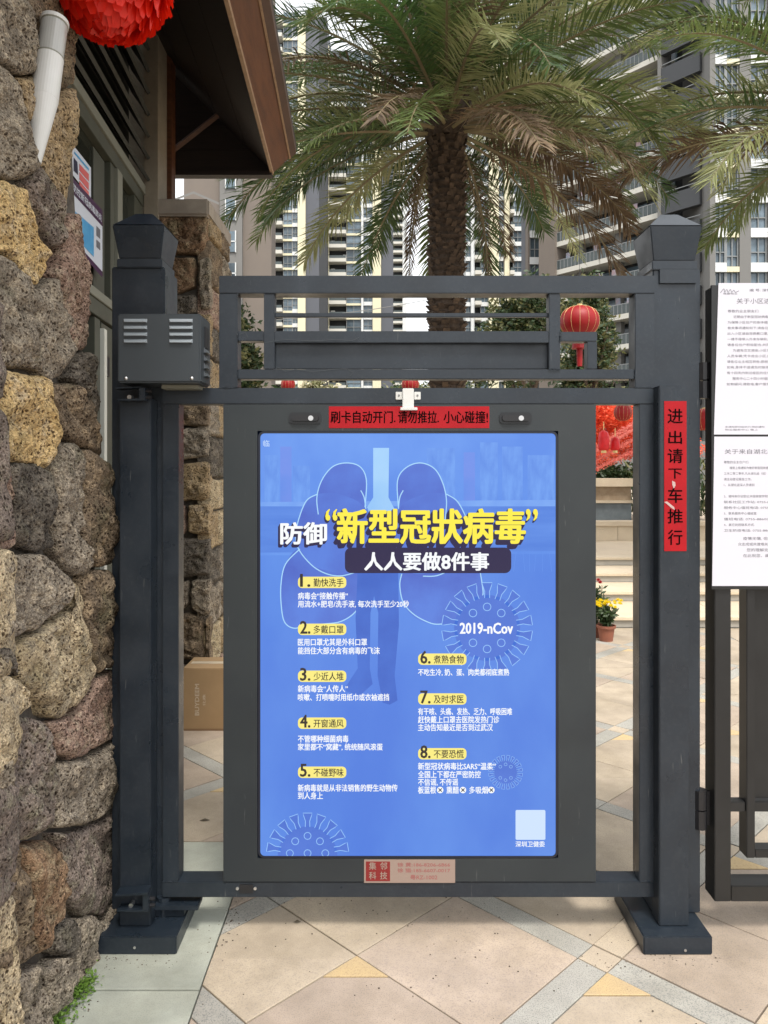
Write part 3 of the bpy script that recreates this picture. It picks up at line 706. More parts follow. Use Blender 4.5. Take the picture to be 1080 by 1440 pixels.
for c, pp in PS:
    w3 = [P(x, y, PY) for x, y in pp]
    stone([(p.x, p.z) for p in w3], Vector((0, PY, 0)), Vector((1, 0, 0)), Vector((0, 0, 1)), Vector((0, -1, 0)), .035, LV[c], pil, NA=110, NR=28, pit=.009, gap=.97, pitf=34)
zc = 0.0; rr = random.Random(5)
while zc < Z(303, PY)-.1:
    hh = min(rr.uniform(.17, .30), Z(303, PY)-zc); y = PY+.0; ye = PY+.62
    sp = rr.uniform(.25, .38)
    for a, b in ((y, y+sp), (y+sp, ye)):
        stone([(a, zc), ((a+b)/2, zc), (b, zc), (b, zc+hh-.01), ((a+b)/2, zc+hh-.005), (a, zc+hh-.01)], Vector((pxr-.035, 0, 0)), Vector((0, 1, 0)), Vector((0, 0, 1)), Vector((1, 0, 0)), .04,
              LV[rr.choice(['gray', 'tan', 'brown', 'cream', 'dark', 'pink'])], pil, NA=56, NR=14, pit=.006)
    zc += hh
MB().box(pxl-.03, X(293.5, PY-.05, 290)+.0, PY-.05, PY+.66, Z(303, PY-.05), Z(279, PY-.05)).build('cap', CONC, pil, bev=.012)

# ------------------------------------------------------------------ cardboard box
bz = P(257, 940, 1.932).z; bx0 = G(256, 1028).x
t = thing('cardboard_box', 'brown parcel box taped shut standing at the foot of the stone pillar', 'box', (bx0+.25, 2.05, 0))
MB().box(bx0, bx0+.5, 1.932, 2.2, .0, bz).build('carton', CARD, t, bev=.004)
MB().box(bx0+.02, bx0+.48, 2.04, 2.09, bz, bz+.0012).build('tape', TAPE, t)
MB().box(bx0+.0, bx0+.5, 1.929, 1.9315, bz*.0+.0, .012).build('bottom_flap', mat('cardboard_dark', (.2, .12, .06), rough=.9), t)
PRT = mat('pale_print', (.55, .45, .33), rough=.7)
a = P(276, 1006, 1.93); text('BUYDEEM', Vector((P(280, 985, 1.93).x, 1.9305, a.z)), Vector((0, 0, 1)), Vector((-1, 0, 0)), P(276, 962, 1.93).z-a.z, .024, PRT, t, .03)
text('北鼎', Vector((P(289, 985, 1.93).x, 1.9305, P(276, 993, 1.93).z)), Vector((0, 0, 1)), Vector((-1, 0, 0)), .065, .016, PRT, t, .02)

# ------------------------------------------------------------------ gate posts
def cap(root, x0, x1, y0, y1, z0, z1):
    """flared cap: neck collar, inverted frustum, shallow pyramid roof"""
    cx = (x0+x1)/2; cy = (y0+y1)/2; hw = (x1-x0)/2; hd_ = (y1-y0)/2; k = .80
    MB().box(cx-hw*k-.006, cx+hw*k+.006, cy-hd_*k-.006, cy+hd_*k+.006, z0-.03, z0).build('cap_collar', PAINT, root, bev=.003)
    MB().frustum(cx-hw*k, cx+hw*k, cy-hd_*k, cy+hd_*k, z0+.0005, x0, x1, y0, y1, z1).build('cap', PAINT, root, bev=.003)
    MB().frustum(x0, x1, y0, y1, z1+.0005, cx-.028, cx+.028, cy-.028, cy+.028, z1+.055).build('cap_roof', PAINT, root, bev=.002)
YP = .02
lp = thing('gate_post', 'dark grey steel gate post carrying the control box, against the stone wall', 'post', (-.83, .05, 0), 'gate posts with flared caps')
lx0, lx1 = X(157, YP), X(230, YP, 420)
MB().box(lx0+.0, lx1+.004, YP, YP+.155, .057, Z(362, YP)-.03).build('post_tube', PAINT, lp, bev=.004)
cap(lp, X(157.5, .0, 316), X(231, .0, 316), .0, .175, Z(362, .0), Z(316, .0))
tx0, tx1 = X(168, -.05), X(212, -.05)
MB().box(tx0, tx1, -.05, YP-.001, .057, Z(560, -.05)).build('hinge_tube', PAINT, lp, bev=.003)
MB().box(X(136, -.104, 1330), X(248, -.104, 1330), -.104, .20, 0, .0565).build('base_plate', PAINT, lp, bev=.003)
MB().tube((X(189, -.106, 1333), -.106, Z(1333, -.106)), (X(189, -.106, 1333), -.102, Z(1333, -.106)), .004).build('bolt', STEEL, lp)
# lower hinge bracket and pivot arm
hb0, hb1, hz0, hz1 = X(167, -.07, 1260), X(211, -.07, 1260), Z(1278, -.07), Z(1252, -.07)
def bracket(root, x0, x1, z0, z1, flare):
    mb = MB(); mb.box(x0, x1, -.088, -.0505, z0, z0+.006); mb.add([(x0-.004, -.095, z1-.007), (x1, -.095, z1-.001), (x1, -.0505, z1-.001), (x0-.004, -.0505, z1-.007),
        (x0-.004, -.095, z1-.001), (x1, -.095, z1+flare), (x1, -.0505, z1+flare), (x0-.004, -.0505, z1-.001)], [(3, 2, 1, 0), (4, 5, 6, 7), (0, 1, 5, 4), (1, 2, 6, 5), (2, 3, 7, 6), (3, 0, 4, 7)])
    mb.box(x1-.018, x1, -.088, -.0505, z0+.006, z1-.002)
    b = mb.build('hinge_bracket', PAINT, root, bev=.001)
    MB().tube(((x0+x1)/2-.01, -.075, z0+.012), ((x0+x1)/2-.01, -.051, z0+.012), .007).build('bolt', STEEL, b)
    for k in range(2): MB().tube((x1-.004, -.07, z0+.012+k*.02), (x1+.016, -.07, z0+.012+k*.02), .006, n=8).build('bolt', BLACK, b)
bracket(lp, hb0, hb1, hz0, hz1, .008)
bracket(lp, X(168, -.07, 552), X(206, -.07, 552), Z(564, -.07), Z(545, -.07), .0)
MB().box(X(212, -.04, 1275), X(280, .0, 1262), -.015, .05, Z(1277, .0), Z(1270, .0)).build('pivot_arm', PAINT, lp, bev=.002)
MB().tube((X(228, .0), .02, .057), (X(228, .0), .02, Z(1264, 0)), .022).build('floor_pivot', PAINT, lp)
MB().box(X(212, .0, 1290)+.001, X(262, .03, 1290), .0, .09, .0567, .085).build('pivot_block', PAINT, lp, bev=.003)

# control box
cb = thing('control_box', 'grey metal control box with louvered vents mounted on the left gate post', 'control box', P(225, 537, -.12))
cyf = -.115; c0, c1, cz0, cz1 = X(165, cyf, 490), X(282, cyf, 490), Z(538, cyf), Z(441, cyf)
MB().box(c0, c1, cyf, .019, cz0, cz1).build('housing', BOXM, cb, bev=.005)
def pxs(a, Y, py): return P(a, py, Y).x
for a, b in ((174, 207), (238, 271)):
    for k in range(4):
        yy = 451+k*9.6
        x0, x1 = pxs(a, cyf, yy), pxs(b, cyf, yy); z0 = Z(yy+2.6, cyf); z1 = Z(yy-2.6, cyf)
        MB().add([(x0, cyf-.0004, z0), (x1, cyf-.0004, z0), (x1-.004, cyf-.008, z0+.001), (x0+.004, cyf-.008, z0+.001), (x0, cyf-.0004, z1), (x1, cyf-.0004, z1)],
                 [(0, 1, 2, 3), (3, 2, 5, 4), (0, 3, 4), (1, 5, 2)]).build('louver', SILV, cb)
for k in range(4):
    z0 = Z(492+k*11, cyf+.06)
    MB().add([(c1+.0004, cyf+.04, z0-.012), (c1+.0004, cyf+.1, z0-.012), (c1+.010, cyf+.095, z0-.010), (c1+.010, cyf+.045, z0-.010), (c1+.0004, cyf+.04, z0+.006), (c1+.0004, cyf+.1, z0+.006)],
             [(0, 3, 2, 1), (3, 4, 5, 2), (0, 4, 3), (1, 2, 5)]).build('side_louver', BOXM, cb)
MB().box(c1+.0003, c1+.003, cyf+.05, cyf+.10, Z(485, cyf), Z(455, cyf)).build('side_cover', BLACK, cb)
for a in (177, 269.5): MB().lathe((0, 0, 0), [(0, .006), (.004, .005), (.006, .002), (.0065, 0)], 10).build('screw', STEEL, cb, smooth=True).matrix_basis = Matrix.Translation(Vector((pxs(a, cyf, 533), cyf-.0005, Z(532, cyf)))-wo(cb))@Matrix.Rotation(R(90), 4, 'X')
MB().box(c0+.12, c1-.02, -.06, .015, cz0-.012, cz0-.001).build('under_plate', WFL, cb)

# right post
rp = thing('gate_post', 'dark grey steel gate post bearing the vertical red sign', 'post', (.97, .05, 0), 'gate posts with flared caps')
rx0, rx1 = P(923, 700, YP).x, P(985, 450, YP).x
MB().box(rx0-.012, rx1, YP, YP+.155, .057, Z(365, YP)-.03).build('post_tube', PAINT, rp, bev=.004)
cap(rp, P(914, 317, 0).x, P(988, 317, 0).x, .0, .175, Z(365, .0), Z(317, .0))
MB().box(P(927, 900, -.05).x, P(969, 900, -.05).x, -.05, YP-.001, .057, Z(542, -.05)).build('sign_channel', PAINT, rp, bev=.003)
MB().box(P(905, 1340, -.104).x, P(1002, 1340, -.104).x, -.104, .20, 0, .0565).build('base_plate', PAINT, rp, bev=.003)
MB().tube((P(963, 1337, -.1).x, -.106, Z(1337, -.106)), (P(963, 1337, -.1).x, -.102, Z(1337, -.106)), .004).build('bolt', STEEL, rp)
MB().box(P(921, 350, .0).x+.02, P(982, 350, .0).x, .012, .0195, Z(398, .01), Z(370, .01)).build('collar_plate', PAINT, rp, bev=.001)

# vertical red sign
vs_ = thing('vertical_sign', 'narrow vertical red sign with black characters on the right gate post', 'sign', P(950, 775, -.052))
MB().box(P(934, 700, -.052).x, P(965.5, 700, -.052).x, -.052, -.0505, Z(775, -.052), Z(564, -.052)).build('sheet', RED, vs_)
for ch, a, b, wpx in (('进', 575, 595, 21), ('出', 606, 624, 19), ('请', 631, 651, 21), ('下', 659, 673, 19), ('车', 686, 707, 20), ('推', 716, 736, 21), ('行', 745, 766, 20)):
    ptext(ch, 949.5-wpx/2, 949.5+wpx/2, a, b, -.0528, INK, vs_, .012)

CH = mat('bare_paper_chip', (.45, .32, .30), rough=.7)
for pts in ([(945, 676), (949.5, 678), (950, 683), (947.5, 687), (945.5, 682)], [(934, 706), (938, 705), (948, 713), (949, 717), (945, 715), (938, 709)]):
    MB().poly([P(x, y, -.0531) for x, y in pts]).build('torn_chip', CH, vs_)

# ------------------------------------------------------------------ the swing gate
sg = thing('swing_gate', 'dark grey steel swing gate with barred top panel holding the lit poster', 'gate', (.08, .03, .1))
D = .068
def g(px0, px1, py0, py1, name, Y0=0, Y1=D, py=None, m=PAINT): return gbox(px0, px1, py0, py1, Y0, Y1, name, m, sg, .002, py)
def gv(px0, px1, py0, py1, name, Y0=0, Y1=D): return g(px0, px1, py0, py1, name, Y0, Y1)
g(228, 921, 545.5, 568, 'top_rail'); g(228, 921, 1240, 1262, 'bottom_rail')
def vert(pa, pb, py0, py1, pym, name, Y0=0.001, Y1=D-.001):
    return MB().box(P(pa, pym, Y0).x, P(pb, pym, Y0).x, Y0, Y1, Z(py1, Y0), Z(py0, Y0)).build(name, PAINT, sg, bev=.002)
vert(228.5, 251, 568.3, 1239.7, 900, 'stile'); vert(899, 920.5, 568.3, 1239.7, 900, 'stile')
g(308, 921, 387.5, 412.5, 'upper_top_rail')
vert(308, 334, 412.8, 545.2, 470, 'upper_stile'); vert(893, 920.5, 412.8, 545.2, 470, 'upper_stile')
vert(371, 386, 412.8, 519, 450, 'baluster', .004, .05); vert(772, 788, 412.8, 519, 450, 'baluster', .004, .05)
g(386.3, 771.7, 440, 446, 'thin_bar', .02, .034)
g(334.3, 370.7, 465.5, 479.5, 'middle_rail', .006, .05); g(386.3, 771.7, 465.5, 482, 'middle_rail', .006, .05); g(788.3, 840, 466.5, 480, 'middle_rail', .006, .05)
g(334.3, 892.7, 519.3, 533, 'lower_rail', .004, .052)
vert(826, 839.8, 480.3, 519, 500, 'ring_post', .006, .05)
g(386.3, 771.7, 482.2, 519, 'recessed_plate', .028, .036)

# rough weld beads where the tubes meet, and curled paint along two rails
def bead(pa, pya, pb, pyb):
    a = P(pa, pya, -.0005); b_ = P(pb, pyb, -.0005); mb = MB(); n_ = max(4, int((b_-a).length/.006)); pv = None
    for k in range(n_+1):
        q = a.lerp(b_, k/n_)+Vector((random.uniform(-1, 1), random.uniform(-.5, 1), random.uniform(-1, 1)))*.0012
        if pv: mb.tube(pv, q, .0016*random.uniform(.6, 1.5), .0016*random.uniform(.6, 1.5), n=5)
        pv = q
    mb.build('weld_bead', PAINT, sg)
for q in ((308, 545.3, 334, 545.3), (893, 545.3, 921, 545.3), (334.2, 466, 334.2, 480), (334.2, 520, 334.2, 533), (788, 466, 788, 481), (772, 519, 788, 519), (892.7, 520, 892.7, 533), (251.5, 568.5, 251.5, 573), (228, 1239.8, 251, 1239.8), (899, 1239.8, 921, 1239.8), (334, 413, 334, 419)): bead(*q)
PEEL = mat('curled_paint_flake', (.05, .058, .064), rough=.6)
for pts in ([(372, 481), (400, 478), (440, 480), (470, 477), (495, 479), (505, 474)], [(383, 521), (392, 517), (402, 522), (415, 520), (440, 523), (470, 520), (488, 518), (497, 524), (492, 529)], [(336, 471), (344, 468), (348, 474)]):
    mb = MB(); ribbon(mb, [P(x+random.uniform(-1, 1), y+random.uniform(-.8, .8), .002) for x, y in pts], .0016); mb.build('paint_flake', PEEL, sg)

# top magnet sensor between the rails
se_ = thing('door_magnet', 'small white magnetic sensor clamp on the top rail of the gate', 'sensor', P(573, 575, -.01))
MB().box(P(566, 560, -.012).x, P(582, 560, -.012).x, -.012, -.0005, Z(575, -.012), Z(546, -.012)).build('body', WHITE, se_, bev=.002)
for a, b in ((556.5, 565.5), (582.5, 591.5)):
    p = MB().box(P(a, 555, -.006).x, P(b, 555, -.006).x, -.006, -.0005, Z(562, -.006), Z(551, -.006)).build('ear', WHITE, se_, bev=.001)
    MB().tube((P((a+b)/2, 556, 0).x, -.0075, Z(556, -.007)), (P((a+b)/2, 556, 0).x, -.006, Z(556, -.007)), .0035, n=8).build('screw', mat('dark_screw', (.2, .2, .2), rough=.4, metal=.6), p)
MB().box(P(563, 573, -.018).x, P(587, 573, -.018).x, -.018, -.0005, Z(577, -.012), Z(573, -.012)).build('lip', WHITE, se_, bev=.001)
# bottom bolt hole
MB().box(P(337, 1249, 0).x, P(356, 1249, 0).x, -.003, -.0003, Z(1255, 0), Z(1243.5, 0)).build('latch_slot', BLACK, sg)
for a in (334, 359): MB().tube((P(a, 1249, 0).x, -.004, Z(1249, 0)), (P(a, 1249, 0).x, 0, Z(1249, 0)), .005).build('bolt', STEEL, sg)

# ------------------------------------------------------------------ advertising lightbox in the gate
lb = thing('poster_lightbox', 'backlit blue health poster in a dark steel cabinet filling the gate', 'light box', P(575, 1240, .0))
cx0, cx1 = P(314, 900, -.004).x, P(838, 900, -.004).x
sx0, sx1, sz0, sz1 = P(362, 900, -.004).x, P(785, 900, -.004).x, Z(1207, -.004), Z(606, -.004)
zc0, zc1 = Z(1239.6, -.004), Z(568.6, -.004)
mb = MB(); YF = -.004
for a, b, c, d in ((cx0, sx0, zc0, zc1), (sx1, cx1, zc0, zc1), (sx0, sx1, zc0, sz0), (sx0, sx1, sz1, zc1)): mb.box(a, b, YF, .09, c, d)
bm_ = mb.build('cabinet', CAB, lb)
MB().box(cx0, cx1, .09, .095, zc0, zc1).build('cabinet_back', CAB, lb)
# rounded black bezel
outer = rrect(363.0, 784.5, 606.5, 1206.5, 8); inner = rrect(366, 781.5, 609.5, 1204, 6)
YB = -.0052
o3 = [P(x, y, YB) for x, y in outer]; i3 = [P(x, y, YB) for x, y in inner]; i4 = [P(x, y, YB)+Vector((0, .004, 0)) for x, y in inner]; o4 = [v+Vector((0, .002, 0)) for v in o3]; n = len(o3)
MB().add(o3+i3+i4+o4, [(i, (i+1) % n, n+(i+1) % n, n+i) for i in range(n)]+[(n+i, n+(i+1) % n, 2*n+(i+1) % n, 2*n+i) for i in range(n)]+[(3*n+i, 3*n+(i+1) % n, (i+1) % n, i) for i in range(n)]).build('bezel', mat('bezel_black', (.008, .010, .02), rough=.3), lb)
# corner fillers behind the bezel and the screen
YS = -.0030
SCR = emis('backlit_blue', (94, 144, 232), 1, (76, 124, 222), 2.2, (1.2, 1, .7))
scn = ppoly(rrect(364, 783.5, 607.5, 1205.5, 7), YS, 'screen', SCR, lb)
LAY = [YS-.00015]
def nxt(): LAY[0] -= .00002; return LAY[0]
E_ = dict(sky=emis('print_sky', (104, 154, 238), 1, (88, 138, 230), 4), tower=emis('print_tower_reflection', (92, 140, 228), 1, (110, 160, 240), 14, (3, 1, 1)), pinkt=emis('print_pink_reflection', (116, 144, 232), 1, (98, 140, 230), 8),
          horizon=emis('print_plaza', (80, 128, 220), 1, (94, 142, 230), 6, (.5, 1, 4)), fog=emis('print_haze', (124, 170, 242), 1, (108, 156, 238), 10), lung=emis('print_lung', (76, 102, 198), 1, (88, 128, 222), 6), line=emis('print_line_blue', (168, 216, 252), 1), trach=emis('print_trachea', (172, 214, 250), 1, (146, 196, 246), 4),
          leg=emis('print_leg', (56, 98, 196), 1, (66, 112, 210), 8), vbody=emis('print_virus', (72, 112, 208), 1, (80, 120, 216), 8), vline=emis('print_virus_line', (150, 198, 252), 1), yel=emis('print_yellow', (255, 238, 70), 1), dark=emis('print_dark', (34, 26, 70), 1),
          white=emis('print_white', (250, 253, 255), 1), pill=emis('print_pill', (250, 236, 128), 1), ink=emis('print_ink', (45, 35, 28), 1), soft=emis('print_soft_white', (205, 226, 252), 1))
# printed faint city square; its tower shapes also paint in reflections on the glass
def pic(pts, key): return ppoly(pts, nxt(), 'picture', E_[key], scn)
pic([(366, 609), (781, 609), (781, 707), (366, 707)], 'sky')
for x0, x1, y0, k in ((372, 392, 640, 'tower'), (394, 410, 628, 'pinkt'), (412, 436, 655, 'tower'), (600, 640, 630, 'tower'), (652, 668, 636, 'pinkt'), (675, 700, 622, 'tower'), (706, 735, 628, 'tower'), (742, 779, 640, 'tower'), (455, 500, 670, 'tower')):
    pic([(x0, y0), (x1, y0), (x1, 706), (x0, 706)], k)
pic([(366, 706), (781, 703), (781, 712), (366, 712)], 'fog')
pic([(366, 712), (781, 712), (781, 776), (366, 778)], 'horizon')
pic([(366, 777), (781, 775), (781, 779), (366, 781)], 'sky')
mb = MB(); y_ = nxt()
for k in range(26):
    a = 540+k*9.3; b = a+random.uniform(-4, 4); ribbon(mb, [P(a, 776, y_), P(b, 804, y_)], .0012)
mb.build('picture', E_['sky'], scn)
def cr5(l): return [(x/2.512+360, y/2.512+600) for x, y in l]
lungs = [[(385,250),(390,190),(368,142),(320,128),(270,142),(232,190),(215,250),(220,310),(245,380),(300,420),(380,400)],
         [(218,238),(178,262),(150,330),(140,392),(155,440),(200,492),(250,520),(300,527),(350,515),(392,480),(392,300),(300,240)],
         [(150,432),(104,486),(88,560),(90,640),(102,692),(135,712),(180,702),(240,697),(300,688),(350,655),(380,600),(374,520),(300,520),(200,490)],
         [(503,250),(500,190),(530,145),(580,128),(630,148),(660,200),(673,262),(665,330),(640,390),(580,420),(508,400)],
         [(672,238),(712,265),(745,330),(758,400),(745,450),(700,492),(650,520),(590,528),(540,515),(500,480),(500,300),(590,240)],
         [(740,440),(790,500),(802,580),(800,640),(770,690),(720,700),(650,697),(590,690),(540,655),(512,600),(515,520),(590,520),(690,490)]]
for k, l in enumerate(lungs):
    y_ = nxt(); pts = smooth_pts([P(a, b, y_) for a, b in cr5(l)], True, 5); MB().poly(pts).build('picture', E_['lung'], scn)
mb = MB(); y_ = nxt()
for l in ([(385,285),(390,190),(368,142),(320,128),(270,142),(232,190),(215,250),(220,310)], [(218,238),(178,262),(150,330),(140,392),(155,440),(200,492),(250,520),(300,527),(350,515)],
          [(155,432),(104,486),(88,560),(90,640),(102,692),(135,712),(180,702),(240,697),(300,688),(350,655),(380,600),(374,520)], [(370,225),(382,250),(388,290)],
          [(503,285),(500,190),(530,145),(580,128),(630,148),(660,200),(673,262),(668,330)], [(672,238),(712,265),(745,330),(752,380)], [(520,225),(508,250),(503,290)],
          [(790,500),(802,580),(798,600)], [(660,697),(620,695),(560,665),(520,620),(508,560),(515,520)], [(590,528),(640,526),(700,500)]):
    ribbon(mb, smooth_pts([P(a, b, y_) for a, b in cr5(l)], False, 6), .0034)
mb.build('picture', E_['line'], scn)
pic(cr5([(414,75),(470,75),(468,250),(490,292),(480,292),(475,306),(400,306),(395,290),(392,285),(414,250)]), 'trach')
pic([(503, 800), (560, 800), (561, 880), (555, 950), (559, 985), (548, 991), (538, 988), (531, 950), (532, 862), (526, 838), (521, 862), (520, 940), (524, 962), (506, 978), (487, 972), (486, 966), (503, 940), (500, 870)], 'leg')
def virus(cx, cy, ro, n, top=False, lw=.0022):
    yb = nxt(); yl = nxt(); ri = ro*.74
    ang = [a for a in range(361)] if not top else list(range(181, 360))
    mb = MB(); ml = MB()
    if not top: mb.poly([P(cx+ri*.98*math.cos(R(a)), cy+ri*.98*math.sin(R(a)), yb) for a in range(0, 360, 10)])
    else: mb.poly([P(cx+ri*.98*math.cos(R(a)), cy+3+ri*.98*math.sin(R(a)), yb) for a in range(180, 361, 10)])
    for k in range(n):
        a = 2*math.pi*(k+.5)/n
        if top and math.sin(a) > -.06: continue
        def pt(r, da): return (cx+ro*r*math.cos(a+da), cy+ro*r*math.sin(a+da))
        w0 = 1.6/n; sp = [pt(.66, -w0*.95), pt(.80, -w0*.72), pt(.93, -w0*1.15), pt(1.0, -w0*1.25), pt(1.0, w0*1.25), pt(.93, w0*1.15), pt(.80, w0*.72), pt(.66, w0*.95)]
        sp = [(x, min(y, cy+3)) if top else (x, y) for x, y in sp]
        mb.poly([P(x, y, yb) for x, y in sp]); ribbon(ml, [P(x, y, yl) for x, y in sp], lw)
    rings = [(0, 0)]*0
    for k in range(8): rings.append((.44*math.cos(k*math.pi/4+.39), .44*math.sin(k*math.pi/4+.39)))
    if not top: rings = [(math.cos(k*math.pi/4)*.44, math.sin(k*math.pi/4)*.44*1.05) for k in range(8) if k not in (0, 4)]
    else: rings = [(0, -.44), (-.3, -.31), (.3, -.31), (0, -.02), (-.43, -.02), (.43, -.02)]
    for a, b in rings:
        ribbon(ml, [P(cx+ro*(a+.085*math.cos(R(t))), cy+ro*(b+.085*math.sin(R(t))), yl) for t in range(0, 360, 30)], lw, True)
    mb.build('picture', E_['vbody'], scn); ml.build('picture', E_['vline'], scn)
virus(685, 883, 64, 18); virus(432.5, 1201, 58, 18, True); virus(711, 1086, 24, 20, lw=.0012)
def lt(s, a, b, c, d, key='white', bold=.012): return ptext(s, a, b, c, d, nxt(), E_[key], scn, bold)
# title with its dark drop
for k in range(4, 0, -1): lt('防御', 395-k*.6, 459-k*.6, 735+k, 765+k, 'dark', .05)
lt('防御', 395, 459, 735, 765, 'white', .03)
for k in range(7, 0, -1): lt('新型冠狀病毒', 475-k*.6, 738-k*.6, 716+k, 764+k, 'dark', .045)
lt('新型冠狀病毒', 475, 738, 716, 764, 'yel', .030)
for k in (3, 2, 1): lt('“', 458-k*.5, 474-k*.5, 716+k, 732+k, 'dark', .05); lt('”', 740-k*.5, 756-k*.5, 716+k, 732+k, 'dark', .05)
lt('“', 458, 474, 716, 732, 'yel', .03); lt('”', 740, 756, 716, 732, 'yel', .03)
pic(rrect(485, 719, 770, 806, 9), 'dark'); lt('人人要做8件事', 513, 687, 777, 802, 'white', .03)
lt('2019-nCov', 647, 721, 876, 891, 'white', .035)
ITEMS = [(419, 811, '1.', '勤快洗手', [('病毒会“接触传播”', 489, 833), ('用流水+肥皂/洗手液, 每次洗手至少20秒', 575, 844.5)]),
         (419, 877, '2.', '多戴口罩', [('医用口罩尤其是外科口罩', 516, 898), ('能挡住大部分含有病毒的飞沫', 534, 910)]),
         (419, 943, '3.', '少近人堆', [('新病毒会“人传人”', 489, 963.5), ('咳嗽、打喷嚏时用纸巾或衣袖遮挡', 547, 975.5)]),
         (419, 1009, '4.', '开窗通风', [('不管哪种细菌病毒', 490, 1034), ('家里都不“窝藏”, 统统随风滚蛋', 538, 1045.5)]),
         (419, 1078, '5.', '不碰野味', [('新病毒就是从非法销售的野生动物传', 559, 1103), ('到人身上', 454, 1114)]),
         (588, 919, '6.', '煮熟食物', [('不吃生冷, 奶、蛋、肉类都彻底煮熟', 716, 940.5)]),
         (588, 975, '7.', '及时求医', [('有干咳、头痛、发热、乏力、呼吸困难', 720, 995.5), ('赶快戴上口罩去医院发热门诊', 702, 1007), ('主动告知最近是否到过武汉', 693, 1018)]),
         (588, 1052, '8.', '不要恐慌', [('新型冠状病毒比SARS“温柔”', 697, 1072.5), ('全国上下都在严密防控', 676, 1084), ('不信谣, 不传谣', 644, 1095)])]
for x0, y0, num, head, lines in ITEMS:
    pic(rrect(x0, x0+68, y0, y0+16, 6), 'pill')
    lt(num, x0+3.5, x0+17, y0-3.5, y0+14, 'ink', .032); lt(head, x0+22, x0+64, y0+2.5, y0+14, 'ink', .012)
    for s, x1, y in lines: lt(s, x0, x1, y, y+10, 'white', .018)
for s, a, b in (('板蓝根', 588, 613), ('熏醋', 628, 645), ('多吸烟', 660, 686)): lt(s, a, b, 1106, 1116, 'white', .018)
for c in (619, 651, 691):
    pic([(c+4.6*math.cos(R(t)), 1111+4.6*math.sin(R(t))) for t in range(0, 360, 24)], 'white'); lt('×', c-2.6, c+2.6, 1108.4, 1113.6, 'ink', .03)
pic(rrect(725, 767, 1139, 1181, 2), 'soft'); lt('深圳卫健委', 725, 766, 1183, 1191, 'white', .015)
lt('临', 370, 379, 619, 628, 'soft', .0)
# latches
LR = mat('latch_black', (.010, .011, .013), rough=.3)
for a, b, py in ((406, 452, 588), (702, 748, 588)):
    yl = YF-.0005
    l = MB().prism([P(x, y, yl) for x, y in rrect(a, b, py-8, py+8, 6)], (0, -.003, 0)).build('latch', LR, lb)
    MB().prism([P(x, y, yl-.0035) for x, y in rrect(a+4, b-4, py-4.5, py+4.5, 4)], (0, -.008, 0)).build('handle', BLACK, l, bev=.001)
    k_ = P(b-15, py, yl-.012); MB().tube((k_.x, yl-.0118, k_.z), (k_.x, yl-.0135, k_.z), .0085).build('keyhole', STEEL, l)
# stickers on the lightbox
rs = thing('red_sticker', 'wide red warning sticker with black characters above the lit poster', 'sticker', P(575, 602, YF-.001))
MB().box(P(462.5, 586, YF).x, P(688, 586, YF).x, YF-.0012, YF-.0004, Z(602, YF), Z(571.5, YF)).build('sheet', RED, rs)
ptext('刷卡自动开门.', 465, 556, 578, 595, YF-.0016, INK, rs, .016); ptext('请勿推拉.', 560, 617, 578, 595, YF-.0016, INK, rs, .016); ptext('小心碰撞!', 624, 686, 578, 595, YF-.0016, INK, rs, .016)
ml_ = thing('maker_label', 'small beige and red company label under the lit poster', 'label', P(576, 1241, YF-.001))
LB = mat('label_beige', (.27, .20, .165), rough=.5); LRD = mat('label_red', (.19, .012, .012), rough=.5); LI = mat('label_ink', (.28, .10, .09), rough=.6)
MB().box(P(512, 1224, YF).x, P(640, 1224, YF).x, YF-.0022, YF-.0004, Z(1241, YF), Z(1208.5, YF)).build('plate', LB, ml_)
MB().box(P(514.5, 1224, YF).x, P(548.5, 1224, YF).x, YF-.0026, YF-.0022, Z(1238.5, YF), Z(1211, YF)).build('seal', LRD, ml_)
for ch, a, b in (('集', 519, 1212.5), ('邻', 534.5, 1212.5), ('科', 519, 1226), ('技', 534.5, 1226)): ptext(ch, a, a+10, b, b+10.5, YF-.0030, LB, ml_, .015)
ptext('徐 黄:186-8206-6866', 559, 633, 1213, 1219, YF-.0026, LI, ml_, .02); ptext('徐 猫:185-6607-0017', 559, 633, 1221, 1227, YF-.0026, LI, ml_, .02); ptext('粤RZ-1002', 577, 615, 1230, 1237, YF-.0026, LI, ml_, .02)

# ------------------------------------------------------------------ second gate leaf at the right with notices
YR = -.01
rg = thing('side_gate', 'dark steel side gate with nested frames at the right edge carrying paper notices', 'gate', P(1060, 1268, YR))
def rv(pa, pb, py0, py1, name, Y0=YR, Y1=None, m=PAINT2):
    Y1 = Y0+.075 if Y1 is None else Y1
    return MB().box(P(pa, 660, YR).x, P(pb, 660, YR).x, Y0, Y1, Z(py1, YR), Z(py0, YR)).build(name, m, rg, bev=.002)
pe = 1230
rv(1005, 1028, 401, 1268, 'stile'); rv(pe+30, pe+53, 401, 1268, 'stile')
rv(1028.4, pe+29.6, 401, 424, 'top_rail'); rv(1028.4, pe+29.6, 1246, 1268, 'bottom_rail')
rv(1051, 1063, 470, 1208, 'inner_stile', YR+.005, YR+.06); rv(pe-8, pe+4, 470, 1208, 'inner_stile', YR+.005, YR+.06)
rv(1063.3, pe-8.3, 1196, 1208, 'inner_bottom_rail', YR+.006, YR+.055); rv(1063.3, pe-8.3, 470, 482, 'inner_top_rail', YR+.006, YR+.055)
rv(1028.4, 1050.7, 1130, 1144, 'link', YR+.012, YR+.05); rv(pe+4.3, pe+29.7, 1130, 1144, 'link', YR+.012, YR+.05)
rv(1028.4, 1050.7, 520, 534, 'link', YR+.012, YR+.05); rv(1063.3, pe-8.3, 1130, 1144, 'middle_rail', YR+.012, YR+.05)
